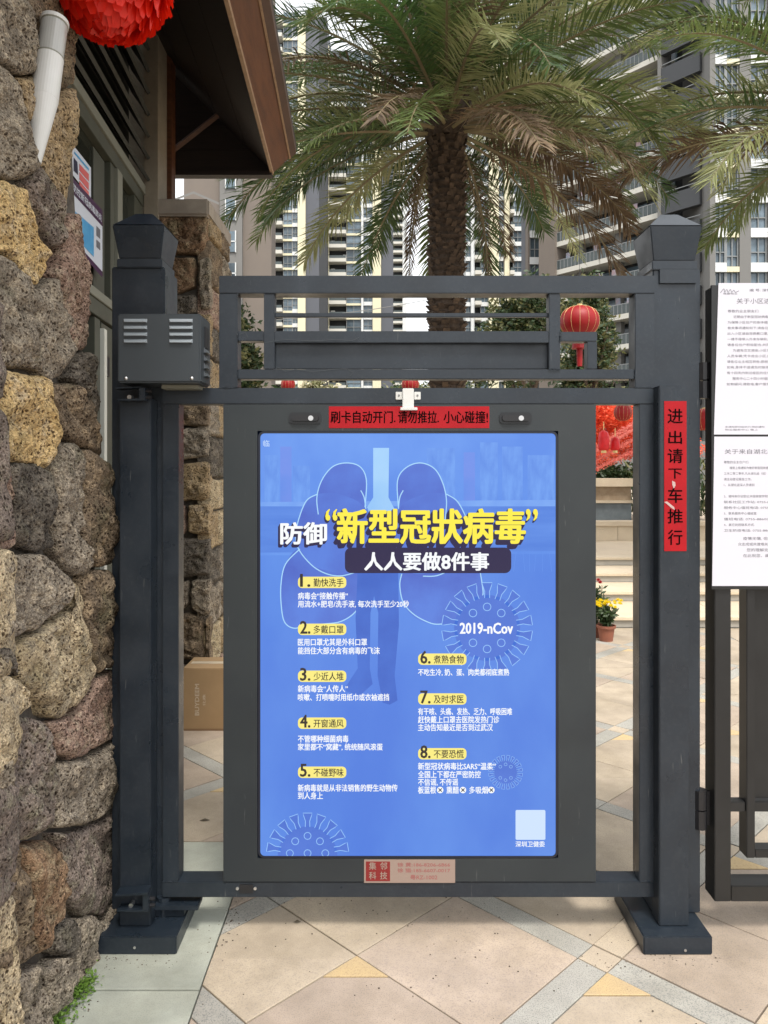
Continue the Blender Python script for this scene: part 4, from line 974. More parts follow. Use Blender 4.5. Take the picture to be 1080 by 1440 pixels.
rv(1066, pe-10, 484, 1128, 'panel', YR+.03, YR+.036)
def hinge(py0, py1, px):
    x = P(px, 600 if py1 < 700 else 1130, .02).x; z0, z1 = Z(py1, .02), Z(py0, .02); zm = (z0+z1)/2
    h = MB().tube((x, .03, z0), (x, .03, zm-.002), .022).build('hinge', BLACK, rg, smooth=False)
    MB().tube((x, .03, zm+.002), (x, .03, z1), .022).build('knuckle', BLACK, h); MB().box(x, x+.035, .025, .04, z0+.01, z1-.005).build('plate', BLACK, h)
hinge(510, 560, 992); hinge(1112, 1166, 986)
MB().box(P(1001, 600, YR-.012).x, P(pe+25, 600, YR-.012).x, YR-.010, YR-.001, Z(828, YR), Z(402, YR)).build('notice_board', PAINT2, rg)
YN = YR-.0115
def paperth(lbl, x0t, x0b, y0, y1, px1=1200):
    t = thing('paper_notice', lbl, 'notice', P(1080, y1, YN), 'paper notices on the side gate')
    mb = MB().prism([P(x0t, y0, YN), P(px1, y0, YN), P(px1, y1, YN), P(x0b, y1, YN)], (0, .0008, 0)); mb.build('sheet', PAPER, t); return t
t1 = paperth('white paper notice with a script logo at its head, upper one on the side gate', 1010.5, 1004, 398, 611)
ty = YN-.0004
def nl(s, x0, x1, y, h, t, bold=0.0, m=None): ptext(s, x0, x1, y, y+h, ty, m or TXT, t, bold)
mb = MB(); ribbon(mb, smooth_pts([P(x, y, ty) for x, y in ((1013,412),(1018,406),(1019,411),(1022,407),(1024,411),(1027,407),(1029,411),(1032,408),(1034,411),(1039,409))], False, 4), .0016); mb.build('logo', TXT, t1)
nl('雅慕物业', 1017, 1037, 411.5, 2.8, t1); nl('编 号: 深物业字第号', 1054, 1110, 406, 4, t1)
nl('关于小区进出口管理的通知', 1036, 1150, 419.5, 7.5, t1)
BODY = ['尊敬的业主朋友们:', '　近期由于新型冠状病毒感染的肺炎疫情', '为保障小区住户的身体健康和生命安全,现将', '有关事项通知如下,请各位业主住户给予配合', '出入小区请自觉佩戴口罩,并配合测量体温', '一律不得带入外来车辆和人员,快递统一存放', '请各位住户积极配合,共同防控疫情。',
        '　为避免交叉感染,小区只保留一个出入口', '人员车辆,凭卡进出小区,出入请随手关门', '请各位业主相互转告,感谢理解支持与配合', '如有,身体不适请及时联系,并前往医院就诊', '有十四天内到过疫区的住户,请主动登记报备', '　服务中心二十四小时值班电话公布如下', '如有疑问,请致电,客户服务中心联系咨询']
for k, s in enumerate(BODY):
    n = len(s.replace('　', '')); x0 = 1023.5-k*.12+(8 if s[0] == '　' else 0)
    nl(s.replace('　', ''), x0, x0+n*4.9, 435.5+k*7.9, 4.0, t1)
nl('本通知即日起执行,特此通知', 1019.5, 1075, 599, 2.6, t1); nl('物业服务中心 敬上', 1019.5, 1066, 603, 2.6, t1)
t2 = paperth('white paper notice of numbered lines, lower one on the side gate', 1004.5, 1001.5, 614, 824)
nl('关于来自湖北返（抵）深人员的通知', 1019, 1180, 631.5, 7, t2)
B2 = [('尊敬的业主住户们:', 0, 0), ('接到上级通知为做好新型冠状病毒防控', 8, 8), ('工作二零二零年,凡从湖北返（抵）深人员', 0, 16), ('请主动登记报告工作。', 0, 24), ('1、从湖北返深人员请到', 0, 32), ('2、请持身份证登记,并居家医学观察十四天', 0, 48),
      ('联系社区工作站:　0755-00000000', 0, 56), ('服务中心值班电话:　0755-00000000', 0, 64), ('3、联系服务中心值班室:', 0, 72), ('值班电话:　0755-000000', 0, 80), ('4、其它防控联系方式:', 0, 88), ('卫生防疫电话:　0755-00000', 0, 96)]
for s, dx_, dy in B2:
    s = s.replace('0000', '8860'); nl(s.replace('　', ' '), 1018+dx_, 1018+dx_+len(s)*3.9, 648+dy, 3.8, t2)
for k, (s, x0) in enumerate((('疫情无情, 但人有情,', 1045), ('众志成城共渡难关, 感谢', 1038), ('您的理解支持与配合', 1050), ('在此祝您、阖家幸福', 1045))): nl(s, x0, x0+55, 755+k*8, 4.6, t2)

# ------------------------------------------------------------------ wall lamp in the stones
wl = thing('wall_lamp', 'tilted white tube lamp with frosted grey head stuck in the stone wall', 'lamp', WP(50, 220))
a_ = P(77, 30, -.30); b_ = P(53, 206, -.40)
a_ = Vector((a_.x, a_.y, a_.z)); dv = (b_-a_).normalized(); L_ = (b_-a_).length
rad = .037
def rv2(t): return a_+dv*t
MB().tube(rv2(.0), rv2(.012), rad*1.04, n=32).build('cap', WHITE, wl, smooth=False)
MB().tube(rv2(.012), rv2(.125), rad*.97, n=32).build('diffuser', mat('frosted_grey', (.33, .33, .31), (.42, .42, .40), rough=.2, scale=3, spec=.6), wl, smooth=False)
MB().tube(rv2(.125), rv2(.26), rad, n=32).build('tube', WHITE, wl); MB().tube(rv2(.121), rv2(.125), rad*1.02, n=32).build('seam_ring', WFL, wl); MB().tube(rv2(.012), rv2(.016), rad*.99, n=32).build('seam_ring', WFL, wl)
MB().tube(rv2(.26), rv2(L_+.05), rad*.99, .014, n=32).build('spike', WHITE, wl)

# ------------------------------------------------------------------ red paper ball lantern, top left
def paper_ball(c, r, label):
    t = thing('paper_lantern', label, 'lantern', c)
    PM = mat('red_tissue', (.88, .030, .008), (.78, .020, .006), rough=.5, scale=12, transl=.35)
    PM2 = mat('red_tissue_deep', (.72, .016, .006), (.80, .022, .006), rough=.5, scale=12, transl=.3)
    MB().lathe(c, [(0.001, -r*.9)]+[(r*.9*math.cos(R(a)), r*.82*math.sin(R(a))) for a in range(-80, 81, 10)]+[(0.001, r*.82)], 24).build('core', PM, t, smooth=True)
    rnd = random.Random(4)
    for ring, el in enumerate(range(-84, 40, 11)):
        n = max(9, int(34*math.cos(R(el))))
        for k in range(n):
            az = 2*math.pi*(k+.5*(ring % 2))/n+rnd.uniform(-.05, .05)
            d = Vector((math.cos(az)*math.cos(R(el)), math.sin(az)*math.cos(R(el)), math.sin(R(el))))
            side = Vector((-math.sin(az), math.cos(az), 0)); dn = d.cross(side).normalized()
            if dn.z > 0: dn = -dn
            L0 = r*(.62+.25*rnd.random()); W = r*.15
            base = Vector(c)+Vector((d.x*r*.86, d.y*r*.86, d.z*r*.80)); mb = MB(); rows = []
            for j in range(5):
                u = j/4; wd = W*math.sin(math.pi*(.22+.62*u))**.7*(1 if u < .9 else .55)
                p = base+dn*(L0*(u-.35))+d*(r*(.05+.16*u*u)+.01*rnd.random())
                rows += [p-side*wd+d*(.012*r), p-d*.05*r*(1-u), p+side*wd+d*(.012*r)]
            mb.add(rows, [(j*3+q, j*3+q+1, j*3+q+4, j*3+q+3) for j in range(4) for q in range(2)])
            mb.build('petal', PM if rnd.random() < .6 else PM2, t, smooth=True)
    MB().tube(Vector(c)+Vector((0, 0, r*.8)), Vector((c[0], c[1], zs)), .003, n=6).build('cord', REDL, t)
cc = P(151, -42, -.12); paper_ball(cc, 80/1080*2.356, 'fluffy red tissue ball lantern hanging at the top left under the eave')

# ------------------------------------------------------------------ silk lanterns beyond the gate
def silk(c, r, squash, label, group=None, tassel=True, ribs=14, tl=.25):
    t = thing('silk_lantern', label, 'lantern', c, group)
    prof = [(r*.25, -squash*r)]+[(r*math.cos(R(a))**.75, squash*r*math.sin(R(a))) for a in range(-75, 76, 15)]+[(r*.25, squash*r)]
    MB().lathe(c, prof, 28).build('shade', REDL, t, smooth=True)
    mb = MB()
    for k in range(ribs):
        az = 2*math.pi*k/ribs; pts = [Vector(c)+Vector((math.cos(az)*q[0]*1.01, math.sin(az)*q[0]*1.01, q[1])) for q in prof]
        for a, b in zip(pts, pts[1:]): mb.tube(a, b, r*.007, n=4, caps=False)
    mb.build('ribs', GOLD, t)
    MB().tube(Vector(c)+Vector((0, 0, squash*r)), Vector(c)+Vector((0, 0, squash*r+r*.10)), r*.14, n=12).build('top_cap', GOLD, t)
    if tassel:
        MB().tube(Vector(c)-Vector((0, 0, squash*r+r*.3)), Vector(c)-Vector((0, 0, squash*r)), r*.32, n=12).build('collar', REDL, t)
        MB().lathe(c, [(r*.36, -squash*r-r*.3), (r*.40, -squash*r-r*.6), (r*.16, -squash*r-r*.62), (r*.13, -squash*r-r*1.5), (.01, -squash*r-r*1.5)], 14).build('tassel', REDL, t)
    MB().tube(Vector(c)+Vector((0, 0, squash*r)), Vector(c)+Vector((0, 0, squash*r+tl)), r*.012, n=5).build('cord', BLACK, t)
    return t
YL = 3.1
c = P(815, 452, YL); silk(c, 28/1080*5.5, .78, 'round red silk lantern with gold ribs seen through the top of the gate', tl=.9)
c = P(405, 541, 5); silk(c, .07, 1, 'little red lantern peeping between the gate rails at the left', tassel=False)
c = P(577, 541, 5); silk(c, .085, .9, 'little red lantern just behind the white door magnet', tassel=False)

# ------------------------------------------------------------------ palms
def frond(rnd, base, az, el, L, droop, kind, parent, nl=52, leafl=.42, lw_=.0095):
    """one feather leaf: arching stalk and two rows of narrow leaflets"""
    rows = []; p = Vector(base); d = Vector((math.cos(az)*math.cos(el), math.sin(az)*math.cos(el), math.sin(el)))
    nseg = 16; pts = [p.copy()]; ds = [d.copy()]
    for i in range(nseg):
        t = i/nseg; d = (d+Vector((0, 0, -droop*(.25+1.3*t)/nseg*2))).normalized(); p = p+d*(L/nseg); pts.append(p.copy()); ds.append(d.copy())
    mb = MB(); mb.cur = 1
    for i in range(nseg):
        r0 = .022*(1-i/nseg)+.004; r1 = .022*(1-(i+1)/nseg)+.004
        mb.tube(pts[i], pts[i+1], r0, r1, n=4, caps=False)
    mb.cur = 0; tw = rnd.uniform(-.5, .5)
    for k in range(nl):
        t = .12+.88*(k+.5)/nl; f = t*nseg; i = min(int(f), nseg-1); q = pts[i].lerp(pts[i+1], f-i); dd = ds[i]
        side = dd.cross(Vector((0, 0, 1)))
        if side.length < .1: side = Vector((-math.sin(az), math.cos(az), 0))
        side.normalize(); up = side.cross(dd).normalized()
        side = (side*math.cos(tw)+up*math.sin(tw)).normalized(); up = side.cross(dd).normalized()
        ll = leafl*(math.sin(math.pi*min(1, .12+.80*t))**.6)*rnd.uniform(.85, 1.12)
        for sg_ in (-1, 1):
            o = (dd*(.50+.55*t)+side*sg_*(.95-.25*t)+up*rnd.uniform(-.15, .5)+Vector((rnd.uniform(-.2, .2), rnd.uniform(-.2, .2), rnd.uniform(-.2, .1)))).normalized()
            wv = o.cross(up).normalized(); wv = (wv+up*rnd.uniform(-.5, .5)).normalized(); w0 = lw_*rnd.uniform(.8, 1.25)
            g1 = Vector((0, 0, -1))*(.10+.10*rnd.random())*(1.8 if kind == 3 else 1)
            a = q; b = q+o*ll*.5+g1*ll*.25; c_ = q+o*ll*.96+g1*ll*1.0
            mb.add([a-wv*w0*.6, a+wv*w0*.6, b+wv*w0, b-wv*w0, c_], [(0, 1, 2, 3), (3, 2, 4)])
    ob = mb.build('frond', [FR[kind], RACH], parent, origin=base)
    return ob
def palm(base, trunk_h, r, label, nf, L, seed, az_range=None, hang=4):
    rnd = random.Random(seed)
    t = thing('palm_tree', label, 'palm tree', base); b = Vector(base); top = b+Vector((0, 0, trunk_h))
    prof = [(r*1.25, 0)]
    k = 0; z = .1
    while z < trunk_h: prof += [(r*(1.06+.05*rnd.random()), z), (r*.93, z+.05)]; z += .09
    prof += [(r*1.2, trunk_h-.35), (r*1.35, trunk_h), (r*.9, trunk_h+.35), (.02, trunk_h+.5)]
    MB().lathe(b, prof, 20).build('trunk', PTRUNK, t)
    # old leaf bases spiralling up the trunk (a layer of stubs)
    nb_ = 0; mb = MB(); z = .05
    i = 0
    while z < trunk_h+.25:
        az = i*2.39996+rnd.uniform(-.5, .5); rr_ = r*(1.0 if z < trunk_h-.5 else 1.0+.5*(z-trunk_h+.5)); up = .2+.5*max(0, (z-trunk_h+1.2))
        d = Vector((math.cos(az), math.sin(az), 0)); s_ = Vector((-d.y, d.x, 0)); p = b+d*rr_*.9+Vector((0, 0, z)); wd = .042*rnd.uniform(.7, 1.2); hh = .075*(1+max(0, z-trunk_h+1.0)*.8)
        o_ = d*(.045+.03*rnd.random())
        mb.add([p-s_*wd, p+s_*wd, p+s_*wd*.7+o_+Vector((0, 0, hh)), p-s_*wd*.7+o_+Vector((0, 0, hh)), p-s_*wd*.5+Vector((0, 0, hh*1.1))*.9, p+s_*wd*.5+Vector((0, 0, hh*1.1))*.9], [(0, 1, 2, 3), (3, 2, 5, 4), (0, 3, 4), (1, 5, 2)])
        z += .0075 if z > b.z+1.2 else .04; i += 1
    mb.build('leaf_bases', PBOOT, t, kind='stuff')
    # loose fibres
    mb = MB()
    for _ in range(3500):
        az = rnd.uniform(0, 6.283); z = rnd.uniform(.5, trunk_h+.2); d = Vector((math.cos(az), math.sin(az), 0)); s_ = Vector((-d.y, d.x, 0)); p = b+d*r*.98+Vector((0, 0, z))
        e = p+d*rnd.uniform(.02, .07)+s_*rnd.uniform(-.08, .08)+Vector((0, 0, rnd.uniform(-.12, .1)))
        mb.add([p-s_*.003, p+s_*.003, e], [(0, 1, 2)])
    mb.build('fibres', PBOOT, t, kind='stuff')
    for k in range(nf):
        f = (k+.5)/nf                                   # 0 = youngest, 1 = oldest
        az = k*2.39996+rnd.uniform(-.2, .2)
        if az_range:
            az = az_range[0]+(az_range[1]-az_range[0])*((k*.618034) % 1)+rnd.uniform(-.15, .15)
        el = R(85-98*f**.85+rnd.uniform(-10, 10)); LL = L*rnd.uniform(.80, 1.08)*(1.0-.15*(f > .8))
        dr = rnd.uniform(.45, .95)*(1.05 if f < .7 else .8)
        kind = 3 if (f > .82 and rnd.random() < .22) or rnd.random() < .02 else (2 if rnd.random() < .32 else (1 if rnd.random() < .55 else 0))
        d = Vector((math.cos(az), math.sin(az), 0))
        bp_ = top+d*r*(.4+.8*f)+Vector((0, 0, .35-.65*f))
        frond(rnd, bp_, az, el, LL, dr, kind, t, 92, .46)
    for k in range(hang):                               # withered fronds folded down against the trunk
        az = rnd.uniform(0, 6.283); d = Vector((math.cos(az), math.sin(az), 0))
        frond(rnd, top+d*r*1.2+Vector((0, 0, -.25)), az, R(rnd.uniform(-45, -20)), rnd.uniform(1.0, 1.9), 1.5, 3, t, 60, .20, .006)
    return t
c = P(628, 128, 6.7)
palm((c.x, 6.7, .0), c.z-.25, .205, 'tall date palm with thick shaggy trunk and arching fronds rising behind the gate', 116, 3.15, 11)
c2 = P(1200, 120, 5.6)
palm((c2.x, 5.6, 0), c2.z-.2, .22, 'date palm whose olive fronds hang in from the right edge', 50, 2.6, 5, hang=3)

# ------------------------------------------------------------------ leafy shrubs
def leaves(mb, c, rad, n, size, rnd, mats=2, clump=14):
    c = Vector(c); nc = max(3, n//clump)
    for _ in range(nc):
        u = Vector((rnd.gauss(0, 1), rnd.gauss(0, 1), rnd.gauss(0, 1))).normalized()*(rnd.random()**.45)
        cc_ = c+Vector((u.x*rad[0], u.y*rad[1], u.z*rad[2])); cs_ = size*2.2; m_ = 0 if rnd.random() < .62 else 1
        for __ in range(clump):
            p = cc_+Vector((rnd.gauss(0, 1), rnd.gauss(0, 1), rnd.gauss(0, 1)))*cs_*.55
            a = Vector((rnd.gauss(0, 1), rnd.gauss(0, 1), rnd.gauss(0, .6))).normalized(); b = a.cross(Vector((rnd.gauss(0, 1), rnd.gauss(0, 1), rnd.gauss(0, 1)))).normalized()
            s = size*rnd.uniform(.6, 1.3); mb.cur = m_ if mats > 1 else 0
            mb.add([p-a*s, p+b*s*.42, p+a*s, p-b*s*.42], [(0, 1, 2, 3)])
def shrub(label, base, h, rads, n, size, seed, cat='tree', name='garden_tree', m=None, group=None, blobs=6):
    rnd = random.Random(seed); t = thing(name, label, cat, base, group); b = Vector(base)
    tr = MB(); tr.tube(b, b+Vector((0, 0, h*.6)), .05*h/2, .02*h/2, n=7)
    for k in range(5):
        az = k*1.3; tr.tube(b+Vector((0, 0, h*(.25+.06*k))), b+Vector((math.cos(az)*rads[0]*.7, math.sin(az)*rads[1]*.7, h*(.6+.06*k))), .012*h, .004*h, n=5)
    tr.build('trunk', BARK, t)
    mb = MB()
    for k in range(blobs):
        o = Vector((rnd.uniform(-.6, .6)*rads[0], rnd.uniform(-.6, .6)*rads[1], rnd.uniform(-.55, .5)*rads[2])) if k else Vector((0, 0, 0))
        s_ = rnd.uniform(.45, .7) if k else .8
        leaves(mb, b+Vector((0, 0, h-rads[2]*.8))+o, (rads[0]*s_, rads[1]*s_, rads[2]*s_), n//blobs, size, rnd)
    mb.build('crown', m or [LEAF[0], LEAF[1]], t)
    return t
def shrub_at(label, px, pyt, Y, hw_px, seed, n=5000, size=.05, hgt=None, **k):
    top = P(px, pyt, Y); r = hw_px/F*(Y+2.476); h = top.z-.0
    base = (top.x, Y, .62 if Y > 9.6 else 0); h = top.z-base[2]
    return shrub(label, base, h, (r, r, (hgt or h*.45)), n, size, seed, **k)
shrub_at('rounded yellow green tree left of the round red lantern', 748, 408, 17, 72, 1, n=14000, size=.07, hgt=1.7)
shrub_at('dark green tree directly behind the round red lantern', 832, 416, 14, 44, 2, n=13000, size=.06, hgt=1.7)
shrub_at('leafy green tree beside the left end of the gate top panel', 338, 432, 9.0, 30, 3, n=9000, size=.05, hgt=.9)
shrub_at('low dark bush low behind the middle of the gate', 640, 538, 20, 120, 4, n=6000, size=.07, hgt=.6, name='garden_bush', cat='bush')
shrub_at('pale cream flowered bush seen in the slit under the left rail', 455, 534, 16, 48, 6, n=4000, size=.06, hgt=.6, name='garden_bush', cat='bush', m=[LEAF[1], mat('pale_blossom', (.5, .45, .3), rough=.6)])
shrub_at('tall dark bush behind the right gate post', 920, 520, 13.6, 55, 7, n=5000, size=.06, hgt=.8, name='garden_bush', cat='bush')
# long leaved plants in the bed right of the planter
rnd = random.Random(9); t = thing('spiky_plant', 'dark spiky leaved plants growing in the terrace bed right of the post', 'plant', (4.75, 10.0, .62))
mb = MB()
for k in range(1100):
    p = Vector((rnd.uniform(4.1, 6.2), rnd.uniform(9.72, 10.9), .62+rnd.uniform(0, .95))); a = rnd.uniform(0, 6.28); e = rnd.uniform(.1, 1.4); d = Vector((math.cos(a)*math.cos(e), math.sin(a)*math.cos(e), math.sin(e))); s = d.cross(Vector((0, 0, 1))).normalized()
    l = rnd.uniform(.18, .42); mb.cur = 0 if rnd.random() < .75 else 1
    mb.add([p-s*.012, p+s*.012, p+d*l*.6+s*.016, p+d*l*.6-s*.016, p+d*l+Vector((0, 0, -l*.3))], [(0, 1, 2, 3), (3, 2, 4)])
mb.build('foliage', [LEAF[0], LEAF[1]], t)

# ------------------------------------------------------------------ red new year display on the planter
RB = [mat('orange_red_blossom', (.85, .10, .035), (.90, .20, .09), rough=.6, scale=30, transl=.3), mat('scarlet_paper', (.75, .012, .018), (.62, .01, .014), rough=.45, scale=12, transl=.15), mat('pink_rope', (.72, .13, .10), (.85, .24, .17), rough=.6, scale=40)]
rnd = random.Random(21)
t = thing('festive_tree', 'new year tree covered in orange red paper blossoms on the planter', 'tree', (3.6, 11.0, 1.2), 'new year display')
MB().tube((3.6, 11.3, 1.2), (3.6, 11.3, 2.5), .07, .04, n=8).build('trunk', BARK, t)
mb = MB()
for k in range(9):
    c_ = Vector((rnd.uniform(2.6, 5.6), rnd.uniform(10.9, 11.7), rnd.uniform(1.75, 2.55)))
    leaves(mb, c_, (.55, .35, .30), 2600, .028, rnd, 1, 10)
leaves(mb, (4.9, 11.3, 2.3), (.7, .4, .5), 4000, .028, rnd, 1, 10); leaves(mb, (3.3, 10.9, 1.72), (.8, .3, .25), 4000, .026, rnd, 1, 10)
mb.build('blossoms', RB[0], t)
mb = MB(); leaves(mb, (3.6, 11.0, 1.40), (1.2, .35, .16), 5000, .045, rnd, 1); mb.build('foliage', LEAF[0], t)
# garland ropes
for k, (a, b) in enumerate((((833, 641), (886, 608)), ((833, 652), (886, 622)), ((833, 662), (886, 640)), ((835, 634), (886, 600)))):
    t = thing('garland', ['upper middle', 'middle', 'lowest', 'uppermost'][k]+' of the slanting red paper garlands over the planter', 'garland', P(a[0], a[1], 8.9), 'garlands over the planter')
    p0 = P(a[0]-14, a[1]+6, 8.7+k*.05); p1 = P(b[0]+12, b[1]-8, 9.1+k*.05); mb = MB()
    for i in range(700):
        u = rnd.random(); q = p0.lerp(p1, u)+Vector((rnd.gauss(0, 1), rnd.gauss(0, 1), rnd.gauss(0, 1)))*.022
        a_ = Vector((rnd.gauss(0, 1), rnd.gauss(0, 1), rnd.gauss(0, 1))).normalized(); b_ = a_.orthogonal().normalized(); s = .016
        mb.add([q-a_*s, q+b_*s*.6, q+a_*s, q-b_*s*.6], [(0, 1, 2, 3)])
    mb.tube(p0, p1, .02, n=6); mb.build('tinsel', RB[2], t)
def firecracker(px, py0, py1, wpx, Y, label):
    c_ = P(px, (py0+py1)/2, Y); r_ = wpx/2/F*(Y+2.476); z0 = Z(py1, Y); z1 = Z(py0, Y)
    t = thing('paper_cylinder_lantern', label, 'lantern', (c_.x, Y, z0), 'red cylinder lanterns in the display')
    MB().lathe((c_.x, Y, 0), [(.01, z0), (r_*.9, z0+.01), (r_, z0+.05), (r_, z1-.1), (r_*.8, z1-.03), (.01, z1)], 18).build('body', RB[1], t, smooth=True)
    MB().tube((c_.x, Y, z1), (c_.x, Y, z1+.12), .006, n=5).build('cord', GOLD, t)
    MB().tube((c_.x, Y, z0-.03), (c_.x, Y, z0+.008), r_*.5, n=12).build('base_cap', GOLD, t)
firecracker(849, 605, 634, 15, 8.5, 'tall red cylinder lantern at the left of the new year display'); firecracker(865, 614, 634, 13, 8.55, 'shorter red cylinder lantern right of the tall one')
c = P(876, 580, 8.3); silk(c, .125, .95, 'plump red lantern at the top of the gap beside the gate stile', tassel=False)
c = P(990, 590, 8.2); silk(c, .15, 1.0, 'red ball lantern in the slit between post and side gate', tassel=False)

# ------------------------------------------------------------------ potted flowers
def pot(px, Y, wpx, label, fl, hgt, seed):
    rnd = random.Random(seed); c_ = P(px, 903, Y); x = c_.x; r_ = wpx/2/F*(Y+2.476)
    t = thing('potted_flower', label, 'potted plant', (x, Y, 0))
    MB().lathe((x, Y, 0), [(.01, 0), (r_*.72, 0), (r_*.92, r_*1.45), (r_*1.06, r_*1.46), (r_*1.08, r_*1.75), (r_*.95, r_*1.75), (r_*.9, r_*1.5), (.01, r_*1.5)], 24).build('pot', TERRA, t)
    st_ = MB(); lf = MB(); z0 = r_*1.5
    for k in range(26):
        az = rnd.uniform(0, 6.28); s = rnd.uniform(.2, 1)*r_*1.3; top = Vector((x+math.cos(az)*s, Y+math.sin(az)*s, z0+hgt*rnd.uniform(.7, 1)))
        st_.tube((x+math.cos(az)*r_*.3, Y+math.sin(az)*r_*.3, z0), top, .003, .002, n=4, caps=False)
        for j in range(12):
            p = Vector((x, Y, z0)).lerp(top, rnd.uniform(.25, .95)); a = Vector((rnd.gauss(0, 1), rnd.gauss(0, 1), rnd.gauss(.1, .6))).normalized(); b = a.orthogonal().normalized(); q = .028*rnd.uniform(.7, 1.3)
            lf.add([p, p+a*q+b*q*.4, p+a*q*2, p+a*q-b*q*.4], [(0, 1, 2, 3)])
    st_.build('stems', LEAF[0], t); lf.build('leaves', [LEAF[0]], t)
    for k in range(fl[1]):
        az = rnd.uniform(0, 6.28); s = rnd.random()**.5*r_*1.9; p = Vector((x+math.cos(az)*s, Y+math.sin(az)*s, z0+hgt*rnd.uniform(.92, 1.15))); mb = MB()
        for j in range(22):
            a = R(j*137.5); e = R(75-70*j/22); d = Vector((math.cos(a)*math.cos(e), math.sin(a)*math.cos(e), math.sin(e))); w_ = Vector((-math.sin(a), math.cos(a), 0)); l = fl[2]
            mb.add([p, p+d*l*.6+w_*l*.18, p+d*l, p+d*l*.6-w_*l*.18], [(0, 1, 2, 3)])
        mb.build('flower_head', fl[0], t)
pot(852.5, 4.25, 25, 'terracotta pot of yellow chrysanthemums at the foot of the steps', (mat('yellow_petal', (.85, .68, .02), rough=.5, transl=.3), 30, .030), .20, 1)
pot(836, 4.4, 22, 'pot with dark red rose on a tall stem half hidden behind the lightbox', (mat('red_petal', (.40, .01, .02), rough=.5, transl=.3), 3, .035), .36, 2)

# moss and weeds at the foot of the wall
rnd = random.Random(8)
t = thing('weed_tuft', 'bright green weeds sprouting along the foot of the stone wall', 'weeds', (-.86, -.35, 0))
mb = MB()
for cx, cy, rx, ry, n in ((-.905, -.41, .05, .07, 900), (-.875, -.27, .035, .06, 600), (-.93, -.5, .05, .06, 600)):
    for _ in range(n):
        x = cx+rnd.gauss(0, .5)*rx; y = cy+rnd.gauss(0, .5)*ry; z = rnd.random()*.035*(1-min(1, abs(x-cx)/rx)*.6)
        a = Vector((rnd.gauss(0, 1), rnd.gauss(0, 1), rnd.gauss(.2, .5))).normalized(); b = a.cross(Vector((0, 0, 1))).normalized() if abs(a.z) < .99 else Vector((1, 0, 0)); s = rnd.uniform(.004, .008); p = Vector((x, y, z))
        mb.add([p, p+a*s+b*s*.6, p+a*s*1.8, p+a*s-b*s*.6], [(0, 1, 2, 3)])
mb.build('leaves', LEAF[2], t, kind='stuff')
t = MB(); rnd = random.Random(33)
for k in range(420):
    c_ = rnd.choice([(-.80, -.12, .22, .05), (-.52, .1, .06, .2), (.85, -.14, .25, .04), (-.86, -.3, .05, .25), (0, .15, .8, .3), (.2, -.15, .9, .3)])
    x, y = c_[0]+rnd.gauss(0, .5)*c_[2], c_[1]+rnd.gauss(0, .5)*c_[3]; q = rnd.uniform(.0008, .0028); a = rnd.uniform(0, 6.28)
    if x < -.86: continue
    t.frustum(x-q, x+q, y-q*.7, y+q*.7, .0005, x-q*.5, x+q*.6, y-q*.4, y+q*.4, .0005+q*.8)
tg = t.build('grit', mat('ground_grit', (.07, .055, .04), (.16, .13, .10), rough=.95, scale=60), None); tag(tg, 'scattered dark grit and crumbs on the paving around the gate', 'grit', kind='stuff')
# fallen leaf and grit
t = MB().add([(0, 0, 0), (.012, -.006, .003), (.026, 0, .002), (.012, .007, .004)], [(0, 1, 2, 3)]).build('fallen_leaf', mat('dead_leaf', (.09, .07, .045), rough=.9), None)
t.location = G(418, 1297)+Vector((0, 0, .003)); tag(t, 'small brown leaf lying on the pink paving in front of the gate', 'leaf')
t2_ = t.copy(); t2_.data = t.data.copy(); COL.objects.link(t2_); t2_.location = G(288, 1154)+Vector((0, 0, .003)); t2_.scale = (1.8, 1.8, 1); tag(t2_, 'brown leaf on the paving between gate and cardboard box', 'leaf')

# ------------------------------------------------------------------ towers
TW = dict(cream=mat('tower_cream', (.66, .61, .43), rough=.8), white=mat('tower_white', (.62, .63, .62), rough=.8), grey=mat('tower_grey', (.10, .105, .12), rough=.8), lgrey=mat('tower_light_grey', (.17, .165, .155), rough=.8),
          brown=mat('tower_brown', (.175, .145, .12), (.155, .13, .11), rough=.85, scale=.2), dark=mat('tower_dark', (.035, .037, .04), rough=.7), glass=mat('tower_glass', (.04, .06, .075), (.16, .21, .25), rough=.1, scale=.25, objrand=.4),
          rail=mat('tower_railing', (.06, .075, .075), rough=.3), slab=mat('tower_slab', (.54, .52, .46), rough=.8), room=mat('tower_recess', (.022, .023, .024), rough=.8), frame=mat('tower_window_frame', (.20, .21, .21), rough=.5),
          panel=mat('tower_panel_grey', (.05, .053, .057), rough=.75), laundry=mat('laundry', (.5, .3, .28), (.25, .35, .45), rough=.8, scale=.6, objrand=.4))
SH = {}
def rep(name, key, make, m, parent, pos, rot=None, label=None):
    """alike pieces share one mesh"""
    if key not in SH:
        mb = make(); me = bpy.data.meshes.new(name); me.from_pydata(mb.v, [], mb.f); me.materials.append(m); SH[key] = me
    return link(name, SH[key], parent, pos, label=label, rot=rot)
